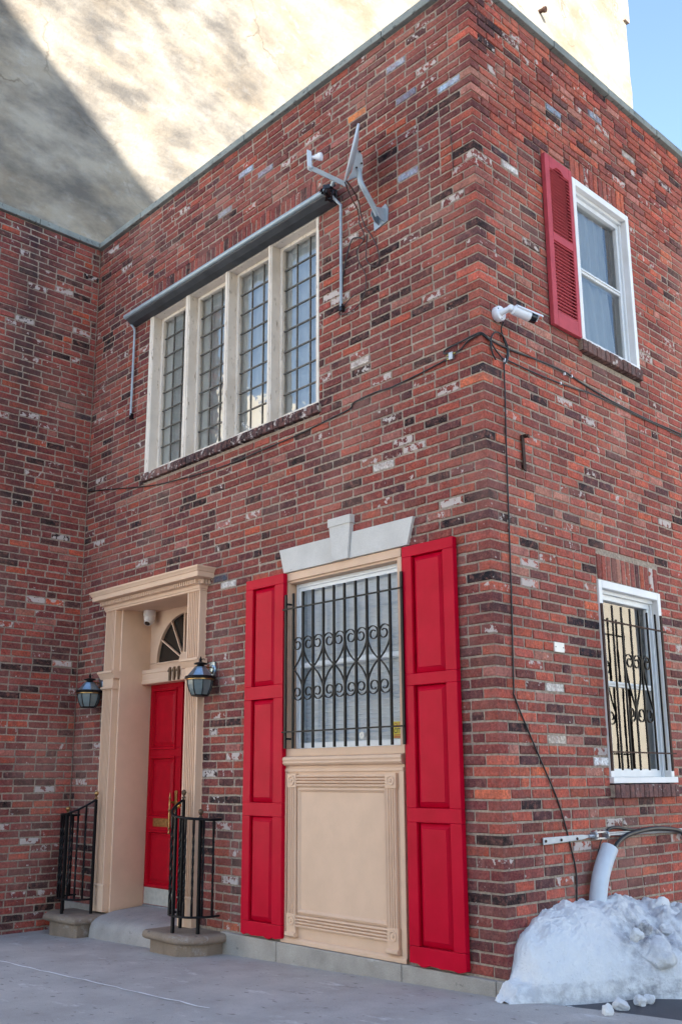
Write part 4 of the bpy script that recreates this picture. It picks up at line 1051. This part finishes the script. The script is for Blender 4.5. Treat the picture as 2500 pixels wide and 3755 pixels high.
bars = [-1.857, -1.745, -1.633, -1.517, -1.404, -1.291, -1.177, -1.064, -.951, -.840]
for i, x in enumerate(bars):
    mb = MB(); mb.box(x-.0085, x+.0085, -.066, -.050, 1.456, 2.630); mb.build('bar', 'iron', root, bev=.002)
for x in (-1.945, -.728):
    mb = MB(); mb.box(x-.010, x+.010, -.064, -.052, 1.456, 2.628); mb.box(x-.008, x+.008, -.052, .0, 1.52, 1.535); mb.box(x-.008, x+.008, -.052, .0, 2.55, 2.565); mb.build('side_bar', 'iron', root)
for z in (2.511, 1.577):
    mb = MB(); mb.box(-1.965, -.715, -.078, -.0665, z-.0055, z+.0055); mb.build('rail', 'iron', root)
def heart(c, s_, v_, zc, H, w_, mb, to3):
    """one scroll: from the crossing (c, zc) out to the side and round into a spiral at the top"""
    zt = zc+v_*H; zs = zc+v_*(H-.062)
    pts = [(c+s_*.004, zc), (c+s_*w_*.55, zc+v_*(H-.13)*.52), (c+s_*w_*.93, zc+v_*(H-.105))]
    cc = (c+s_*w_*.52, zt-v_*w_*.46); rr = w_*.47
    for k in range(1, 26):
        t_ = k/25; ang = 0+t_*(PI*2.75); r_ = rr*(1-.66*max(0, (t_-.22)/.78)); 
        pts.append((cc[0]+s_*r_*math.cos(ang)-s_*(rr-r_)*.35, cc[1]+v_*r_*math.sin(ang)))
    P = [(p.x, p.y) for p in cat_curve([(a, b, 0) for a, b in pts], 3)]
    flat_bar(mb, P, to3)
for c in (-1.857, -1.633, -1.404, -1.177, -.951):
    for s_ in (-1, 1):
        if c < -1.8 and s_ < 0: continue
        for v_ in (1, -1):
            mb = MB(); heart(c, s_, v_, 2.045, .235, .112, mb, to3); mb.build('scroll', 'iron', root)
root = thing('security_grille', 'black iron grille over the lower side window', 'grille', (.07, 1.58, 1.28), 'iron window grilles')
to3 = lambda u, z, d: (.072+d, u, z)
for y in (1.293, 1.415, 1.535, 1.657, 1.780, 1.903):
    mb = MB(); mb.box(.066, .079, y-.0065, y+.0065, 1.287, 2.446); mb.build('bar', 'iron', root, bev=.002)
for y in (1.160, 1.993):
    mb = MB(); mb.box(.066, .078, y-.011, y+.011, 1.282, 2.445)
    mb.build('side_bar', 'rust', root)
for z in (2.321, 1.409):
    mb = MB(); mb.box(.0805, .091, 1.14, 2.035, z-.0055, z+.0055); mb.build('rail', 'rust', root)
for c in (1.535, 1.780):
    for s_ in (-1, 1):
        if c > 1.7 and s_ > 0: continue
        mb = MB(); heart(c, s_, 1, 1.715, .39, .112, mb, to3); mb.build('scroll', 'iron', root)
        mb = MB(); heart(c, s_, -1, 1.715, .092, .105, mb, to3) if False else None
        pts = [(c, 1.735), (c+s_*.012, 1.69)]
        for k in range(0, 22):
            t_ = k/21; a = -PI*.95+t_*PI*2.3; r_ = .052*(1-.62*max(0, (t_-.3)/.7)); pts.append((c+s_*(.064+r_*math.cos(a)*.9), 1.680+r_*math.sin(a)))
        flat_bar(mb, [(p.x, p.y) for p in cat_curve([(a, b, 0) for a, b in pts], 2)], to3); mb.build('scroll', 'iron', root)

# ------------------------------------------------------------------ sticker with the words, oval seal
root = thing('window_sticker', 'yellow sticker reading OLD CITY inside the barred front window', 'sticker', (-.895, .114, 1.51))
mb = MB(); mb.box(-.944, -.846, .1140, .1150, 1.508, 1.622); mb.build('card', 'yellow', root)
def text(s, size, x, z, mat, name):
    cu = bpy.data.curves.new(name, 'FONT'); cu.body = s; cu.size = size; cu.extrude = .0003; cu.offset = size*.018
    tmp = bpy.data.objects.new(name, cu); COL.objects.link(tmp)
    dg = bpy.context.evaluated_depsgraph_get(); me = bpy.data.meshes.new_from_object(tmp.evaluated_get(dg))
    bpy.data.objects.remove(tmp); me.transform(Matrix.Rotation(PI/2, 4, 'X')); me.transform(Matrix.Scale(.78, 4, (1, 0, 0)))
    me.materials.clear(); me.materials.append(M[mat])
    o = bpy.data.objects.new(name, me); COL.objects.link(o); o.parent = root
    o.location = Vector((x, .1134, z))-rootloc(root); return o
text('OLD', .046, -.937, 1.582, 'maroon', 'lettering'); text('CITY', .046, -.938, 1.543, 'ink', 'lettering')
mb = MB()
for z in (1.530, 1.520, 1.5125): mb.box(-.937, -.853, .1132, .1139, z-.0028, z+.0028)
mb.build('stripes', 'maroon', root); root.location.x -= .045
root = thing('window_seal', 'small round pale seal on the lower pane of the barred front window', 'sticker', (-1.30, .114, 1.54))
mb = MB(); mb.lathe([(.026, 0), (.026, .001)], (-1.30, .1150, 1.540), (0, -1, 0), 24); mb.build('disc', 'plate', root)
mb = MB(); mb.lathe([(.012, .0012), (.012, .0018)], (-1.303, .1150, 1.541), (0, -1, 0), 12); mb.build('emblem', 'steel', root)

# ------------------------------------------------------------------ side wall hardware
mb = MB(); mb.prism([(.380, 3.285), (.412, 3.275), (.405, 3.50), (.398, 3.535), (.372, 3.53), (.374, 3.49)], 'x', .010, .020); mb.box(-.01, .045, .385, .41, 3.522, 3.536); mb.lathe([(.010, 0), (.010, .03), (.016, .032), (.016, .04)], (.01, .408, 3.525), (1, .2, 0), 8); mb.box(-.01, .012, .384, .400, 3.30, 3.32)
o = mb.build('rusty_bracket', 'rust', None, bev=.002); tag(o, 'rusty iron strap hanging on the side wall below the cables', 'bracket'); origin(o, (.0, .395, 3.40))
root = thing('utility_plate', 'small cream blank plate on the side wall left of the barred window', 'plate', (0, .697, 2.096))
mb = MB(); mb.box(.0, .012, .640, .755, 2.063, 2.129); mb.build('cover', 'plate', root, bev=.002)
mb = MB()
for y in (.652, .742): mb.lathe([(.004, 0), (.004, .002)], (.012, y, 2.096), (1, 0, 0), 8)
mb.build('screw', 'rust', root)
root = thing('cable_strap', 'grey metal anchor strap with turnbuckle low on the side wall', 'bracket', (0, .64, .86))
mb = MB(); mb.prism([(.388, .828), (.82, .842), (.90, .852), (.90, .868), (.82, .874), (.388, .872)], 'x', .012, .020); mb.build('strap', 'bracket', root, bev=.003)
mb = MB()
for y in (.41, .58, .76): mb.lathe([(.009, 0), (.009, .006), (.004, .009)], (.020, y, .851), (1, 0, 0), 10)
mb.build('bolt', 'rust', root)
mb = MB(); mb.tube([(.016, .90, .86), (.022, .94, .861), (.026, .965, .862)], .012, 8)
for z in (.842, .882): mb.box(.018, .030, .962, 1.108, z-.005, z+.005)
mb.lathe([(.024, 0), (.026, .012), (.024, .026)], (.024, .952, .862), (0, 1, 0), 10); mb.lathe([(.026, 0), (.028, .012), (.024, .026)], (.024, 1.094, .862), (0, 1, 0), 10)
mb.build('turnbuckle', 'steel', root)
mb = MB(); mb.tube([(.024, 1.10, .862), (.022, 1.28, .858), (.02, 2.2, .850), (.02, 4.5, .84)], .009, 8); mb.tube([(.03, 1.08, .875), (.022, 1.25, .872), (.02, 2.2, .862), (.02, 4.5, .855)], .006, 8); mb.build('guy_rod', 'steel', root)
cable('cable', [(.02, 1.12, .885), (.02, 1.16, .90), (.022, 1.22, .905), (.02, 1.30, .90), (.02, 1.40, .885), (.02, 1.52, .875)], .010, 'dark tape wrapped wire behind the strap turnbuckle', fam=G_)
cable('cable', [(.024, 1.051, .845), (.02, 1.009, .771), (.02, .982, .704), (.02, .973, .636), (.02, .96, .52), (.02, .95, .40)], .0045, 'thin wire falling from the turnbuckle behind the grey conduit', fam=G_)
cable('cable', [(.085, 1.07, .70), (.082, 1.10, .77), (.065, 1.155, .795), (.055, 1.238, .828), (.05, 1.384, .860), (.046, 1.682, .882), (.044, 1.961, .868), (.042, 2.10, .842), (.03, 2.2, .79), (.03, 2.5, .6)], .016, 'thick black cable bending out of the grey conduit', fam=G_)
pp = cat_curve([(.088, .845, .10), (.086, .850, .30), (.084, .862, .47), (.084, .905, .60), (.086, .965, .70), (.090, 1.032, .785)], 6)
root = thing('conduit_pipe', 'grey plastic conduit pipe rising out of the snow', 'pipe', (.088, .845, .0))
mb = MB(); mb.tube(pp, .056, 22, caps=False); mb.build('outer_wall', 'pvc', root, smooth=True, angle=60)
mb = MB(); mb.tube(pp, .049, 22, caps=False)
T_ = (pp[-1]-pp[-2]).normalized()
mb.build('inner_wall', 'pvc', root, smooth=True, angle=60)
mb = MB(); u_ = Vector((1, 0, 0)); u_ = (u_-T_*u_.dot(T_)).normalized(); w_ = T_.cross(u_); vs = []
for r_ in (.056, .049): vs += [pp[-1]+(u_*math.cos(2*PI*k/22)+w_*math.sin(2*PI*k/22))*r_ for k in range(22)]
mb.add(vs, [(k, (k+1) % 22, 22+(k+1) % 22, 22+k) for k in range(22)]); mb.build('lip', 'pvc', root)

# ------------------------------------------------------------------ ground
def gz(x, y): return -.004+.028*max(min(x, 0), -8)+.004*noise.noise(Vector((x*.9, y*.9, 3)))
def edge(x):
    if x <= 0: return .05
    return -.035+.26*x+.018*noise.noise(Vector((x*6, 2, 0)))
mb = MB(); nx, ny = 90, 40; xs = [-9+i*(13/nx) for i in range(nx+1)]; vs = []
for x in xs:
    e0 = edge(x)
    for j in range(ny+1):
        t_ = j/ny; y = -7.5+(e0+7.5)*(1-(1-t_)**1.6); vs.append((x, y, gz(x, y)))
    vs.append((x, e0+.004, gz(x, e0)-.06))
n = ny+2
mb.add(vs, [(i*n+j, (i+1)*n+j, (i+1)*n+j+1, i*n+j+1) for i in range(nx) for j in range(n-1)])
o = mb.build('sidewalk', 'concrete', None, smooth=True, angle=40); o['kind'] = 'structure'
# joints in the pavement
def strip(name, pts, w, mat, dz):
    mb = MB(); vs = []
    P = [Vector((x, y, 0)) for x, y in pts]
    for i, p in enumerate(P):
        a = P[max(0, i-1)]; b = P[min(len(P)-1, i+1)]; t_ = (b-a).normalized(); nn = Vector((-t_.y, t_.x, 0))*w*rng.uniform(.6, 1.4)
        for s_ in (-1, 1): q = p+nn*s_; vs.append((q.x, q.y, gz(q.x, q.y)+dz))
    mb.add(vs, [(2*i, 2*i+1, 2*i+3, 2*i+2) for i in range(len(P)-1)])
    o = mb.build(name, mat); o['kind'] = 'structure'; return o
strip('pavement_joint', [(-5.2+i*.1, -1.335+.008*math.sin(i*1.7)+rng.uniform(-.006, .006)) for i in range(42)], .008, 'salt', .004)
strip('pavement_crack', [(-1.02+i*.05, -.40+.05*i*.2+rng.uniform(-.01, .01)) for i in range(4)], .003, 'asphalt', .004)
mb = MB(); mb.add([(-.2, -1.6, -.024), (9, -1.6, -.024), (9, 30, -.024), (-.2, 30, -.024)], [(0, 1, 2, 3)]); o = mb.build('alley_road', 'asphalt'); o['kind'] = 'structure'
mb = MB(); mb.add([(-120, -120, -.35), (120, -120, -.35), (120, 120, -.35), (-120, 120, -.35)], [(0, 1, 2, 3)]); o = mb.build('ground', 'asphalt'); o['kind'] = 'structure'
mb = MB(); mb.add([(-60, -45, -.30), (5, -45, -.30), (5, -7.5, -.17), (-60, -7.5, -.17)], [(0, 1, 2, 3)]); o = mb.build('snow_bounce_street', 'snow'); o['kind'] = 'structure'  # added snow sheet out of view, bounces sun onto the shaded front wall
mb = MB(); mb.add([(2.6, 2.5, -.016), (9, 2.5, -.016), (9, 20.9, -.016), (2.6, 20.9, -.016)], [(0, 1, 2, 3)]); o = mb.build('snow_bounce_alley', 'snow'); o['kind'] = 'structure'  # unseen snow put in to throw sunlight back onto the side wall

# ------------------------------------------------------------------ snow
def interp(tab, v):
    if v <= tab[0][0]: return tab[0][1]
    for (a, p), (b, q) in zip(tab, tab[1:]):
        if v <= b: return p+(q-p)*(v-a)/(b-a)
    return tab[-1][1]
HT = [(-.14, 0), (-.10, .03), (-.06, .085), (.01, .095), (.04, .15), (.075, .26), (.12, .32), (.17, .345), (.25, .39), (.48, .463), (.70, .482), (.95, .475), (1.2, .45), (1.45, .42), (1.75, .36), (1.9, .33), (2.4, .30), (3.4, .18), (3.8, .0)]
WT = [(-.14, .10), (-.06, .15), (.0, .20), (.08, .25), (.20, .32), (.37, .39), (.62, .49), (.77, .66), (1.0, .74), (1.3, .80), (2.0, .82), (3.8, .4)]
mb = MB(); nu, nv = 130, 330; vs = []; dirt = []
for j in range(nv+1):
    y = -.14+3.9*(j/nv)**1.25
    H = interp(HT, y); W2 = interp(WT, y)
    for i in range(nu+1):
        u = i/nu; x = W2*u
        base = (1-u**2.3)**.62
        nz = noise.fractal(Vector((x*4.5, y*4.5, 0)), .9, 2.1, 6)
        rough = .010+.030*min(1, max(0, (y-.62)/.3))*min(1, u*2.2)
        vd = noise.voronoi(Vector((x*7.5, y*7.5, .3)))[0]; vd2 = noise.voronoi(Vector((x*17, y*17, 1.3)))[0]
        far = min(1, max(0, (y-.50)/.3))
        fac = (.060*(.42-vd[0])*far+.020*(.4-vd2[0])*(.25+.75*far))*(1-u**8)
        lip = .085*(1-u**6)
        z = max(H*base, min(lip, H)) if H > .02 else H*base
        # hollow of dirty broken crust
        hol = math.exp(-(((y-.80)/.20)**2+((x-.42)/.15)**2))
        z += nz*rough*2.0*min(1, H/.15)*(1-u**8)-.075*hol*(1-u**6)
        z += (.016*noise.noise(Vector((x*15, y*15, 5)))+.010*abs(noise.noise(Vector((x*34, y*34, 9))))+.006*noise.noise(Vector((x*75, y*75, 2))))*(1-u**8)
        z += fac
        xx = x+.015*noise.noise(Vector((y*7, 1, 0)))*u
        vs.append((max(xx, .0), y+.012*noise.noise(Vector((x*9, y*9, 8))), -.03+max(0, z+.03) if u < 1 else -.032))
        dirt.append(min(1, .95*hol+.35*max(0, min(1, (y-.7)/.4))+(.45 if z < .09 else 0)*u))
n = nu+1
mb.add(vs, [(j*n+i, (j+1)*n+i, (j+1)*n+i+1, j*n+i+1) for j in range(nv) for i in range(nu)])
o = mb.build('snow_pile', 'snow', None, smooth=True, angle=75)
a = o.data.attributes.new('dirt', 'FLOAT', 'POINT'); a.data.foreach_set('value', dirt)
tag(o, 'heap of old grey snow shovelled against the side wall', 'snow pile'); origin(o, (.3, .6, -.05))
def chunk(c, r, label, seed, sq=(1, 1, 1), d_=.25):
    bm = bmesh.new(); bmesh.ops.create_icosphere(bm, subdivisions=4, radius=1)
    for v in bm.verts:
        p = v.co.copy(); k = 1+.34*noise.noise(p*1.1+Vector((seed*7.3, seed, 0)))+.14*noise.noise(p*2.6+Vector((seed, 0, seed*3)))+.05*noise.noise(p*7+Vector((seed, 3, 0)))
        # flatten some sides like broken crust
        for q in range(3):
            nn = Vector((math.sin(seed*3.1+q*2.1), math.cos(seed*1.7+q*2.6), math.sin(seed+q*1.3))).normalized(); dd = p.dot(nn)
            if dd > .62: p -= nn*(dd-.62)*.85
        v.co = Vector((p.x*sq[0], p.y*sq[1], p.z*sq[2]))*k*r
    me = bpy.data.meshes.new('snow_chunk'); bm.to_mesh(me); bm.free(); me.materials.append(M['snow'])
    me.polygons.foreach_set('use_smooth', [True]*len(me.polygons))
    at = me.attributes.new('dirt', 'FLOAT', 'POINT'); at.data.foreach_set('value', [d_]*len(me.vertices))
    o = bpy.data.objects.new('snow_chunk', me); COL.objects.link(o); o.location = c
    tag(o, label, 'snow chunk', 'broken chunks of old snow'); return o
chunk((.28, 1.262, .395), .088, 'big upright block of snow on top of the heap', 1.3, (.8, 1.0, 1.15), .05)
chunk((.52, .80, .19), .115, 'wide rounded lump of snow low on the right of the heap', 2.1, (1, 1.15, .85), .35)
chunk((.43, 1.23, .30), .060, 'white lump of snow just below the big upright block', 3.7, d_=.1)
chunk((.46, .66, .315), .040, 'small white lump at the edge of the dirty hollow', 4.2, d_=.1)
chunk((.50, .70, .045), .036, 'round snowball at the foot of the heap, highest of the fallen lumps', 5.9, d_=0)
chunk((.575, .452, .0), .038, 'fallen lump of snow on the asphalt touching a smaller one', 6.4, d_=.1)
chunk((.585, .535, -.005), .032, 'smaller snow lump beside its twin on the asphalt', 7.7, d_=.1)
chunk((.555, .285, -.005), .045, 'squat snow lump alone in the middle of the wet asphalt', 8.3, (1, 1, .95), .2)
chunk((.618, .040, .005), .042, 'pointed snow lump standing on the pavement edge', 9.4, (.8, .8, 1.15), 0)
chunk((.36, .062, -.015), .036, 'flat grey flake of ice on the pavement edge next to the heap', 10.6, (1, 1, .28), .9)
chunk((.70, .40, -.045), .050, 'thin flat flake of ice on the wet asphalt', 11.5, (.5, 1.1, .22), .3)
chunk((.45, 1.02, .30), .050, 'rough lump of snow behind the dirty hollow', 12.2, d_=.5)
chunk((.60, .98, .19), .065, 'rough lump at the right edge of the frame', 13.9, d_=.4)
chunk((.40, .88, .33), .045, 'grey lump in the dirty hollow of the heap', 14.5, d_=.9)

# ------------------------------------------------------------------ tall stucco building behind
bld = thing('stucco_building', 'tall windowless stucco building, sunlit, behind the brick house', 'building', (-8, 8, 0))
mb = MB(); ny, nz_ = 120, 130; vs = []
y0, y1, z0, z1 = -1.3, 18.0, 0.0, 27.0
for j in range(ny+1):
    for k in range(nz_+1):
        y = y0+(y1-y0)*j/ny; z = z0+(z1-z0)*k/nz_
        if j == ny: y += .05*noise.noise(Vector((0, z*1.2, 0)))+.03*noise.noise(Vector((0, z*4, 2)))
        x = -8+.035*noise.fractal(Vector((y*.5, z*.5, 0)), .8, 2, 5)
        vs.append((x, y, z))
n = nz_+1
mb.add(vs, [(j*n+k, (j+1)*n+k, (j+1)*n+k+1, j*n+k+1) for j in range(ny) for k in range(nz_)])
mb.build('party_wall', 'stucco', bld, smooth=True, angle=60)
mb = MB(); mb.box(-22, -8.06, -1.2, 17.9, 0, 27); mb.build('body', 'opposite', bld)
mb = MB(); mb.box(-8.3, -7.93, 17.85, 18.09, 22.72, 27.2); mb.build('brick_return', 'opposite', bld)
mb = MB(); mb.tube([(-8.1, 13.47, 20.31), (-7.98, 13.47, 20.31), (-7.86, 13.48, 20.30)], .055, 12); mb.tube([(-7.87, 13.48, 20.30), (-7.81, 13.49, 20.28)], .075, 12); mb.build('pipe_stub', 'rust', bld)

# surroundings that shade and are reflected: the terrace across the street and two neighbours
opp = thing('street_terrace', 'tall brick terrace across the street', 'building', (10, -20, 0))
mb = MB(); mb.box(5.2, 21, -24, -14, -.3, 22.82); mb.build('wall', 'opposite', opp)
mb = MB()
for i in range(6):
    for k in range(6): mb.box(6.4+i*2.5, 7.5+i*2.5, -13.995, -13.9, 1.5+k*3.5, 3.4+k*3.5)
mb.build('window', 'darkglass', opp)
nb = thing('cream_neighbour', 'sunlit cream building far down the alley', 'building', (12, 24, 0))
mb = MB(); mb.box(4.6, 22, 21, 28, -.3, 9.5); mb.build('wall', 'creamwall', nb)
nb2 = thing('cream_corner_building', 'low cream building up the street', 'building', (-26, -20, 0))
mb = MB(); mb.box(-32, -22, -34, -9, -.3, 14.6); mb.build('wall', 'creamwall', nb2)

# ------------------------------------------------------------------ camera, light, sky
cam = bpy.data.cameras.new('camera'); co = bpy.data.objects.new('camera', cam); COL.objects.link(co); S.camera = co
rows = [(.6837468, .72971255, -.00314797), (.16748949, -.15273737, .97397052), (-.71023769, .66647648, .22665287)]
rx, ry, fz = [Vector(r_) for r_ in rows]
mat = Matrix((rx, ry, -fz)).transposed().to_4x4(); mat.translation = (3.73287, -4.91056, 1.24395)
co.matrix_world = mat
cam.sensor_fit = 'VERTICAL'; cam.sensor_height = 24; cam.sensor_width = 16; cam.lens = 24*3567.915/3755
cam.shift_x = 38.37/3755; cam.shift_y = 143.24/3755; cam.clip_start = .05; cam.clip_end = 500

tosun = Vector((1.0, -1, .78)).normalized()
sl = bpy.data.lights.new('sun', 'SUN'); sl.energy = 2.9; sl.angle = R(.53); sl.color = (1, .92, .81)
so = bpy.data.objects.new('sun', sl); COL.objects.link(so); so.rotation_euler = tosun.to_track_quat('Z', 'Y').to_euler()
W = bpy.data.worlds.new('World'); S.world = W; W.use_nodes = True; t = W.node_tree
sky = t.nodes.new('ShaderNodeTexSky'); sky.sky_type = 'NISHITA'; sky.sun_disc = False
sky.sun_elevation = math.asin(tosun.z); sky.sun_rotation = math.atan2(tosun.x, tosun.y); sky.air_density = 1.0; sky.dust_density = .3; sky.ozone_density = 1.2
t.links.new(sky.outputs[0], t.nodes['Background'].inputs[0]); t.nodes['Background'].inputs[1].default_value = .085
S.view_settings.view_transform = 'Standard'; S.view_settings.look = 'None'; S.view_settings.gamma = 1; S.view_settings.exposure = 2.42
S.render.engine = 'CYCLES'; S.cycles.max_bounces = 8; S.cycles.transparent_max_bounces = 12
try: S.cycles.use_denoising = True
except Exception: pass
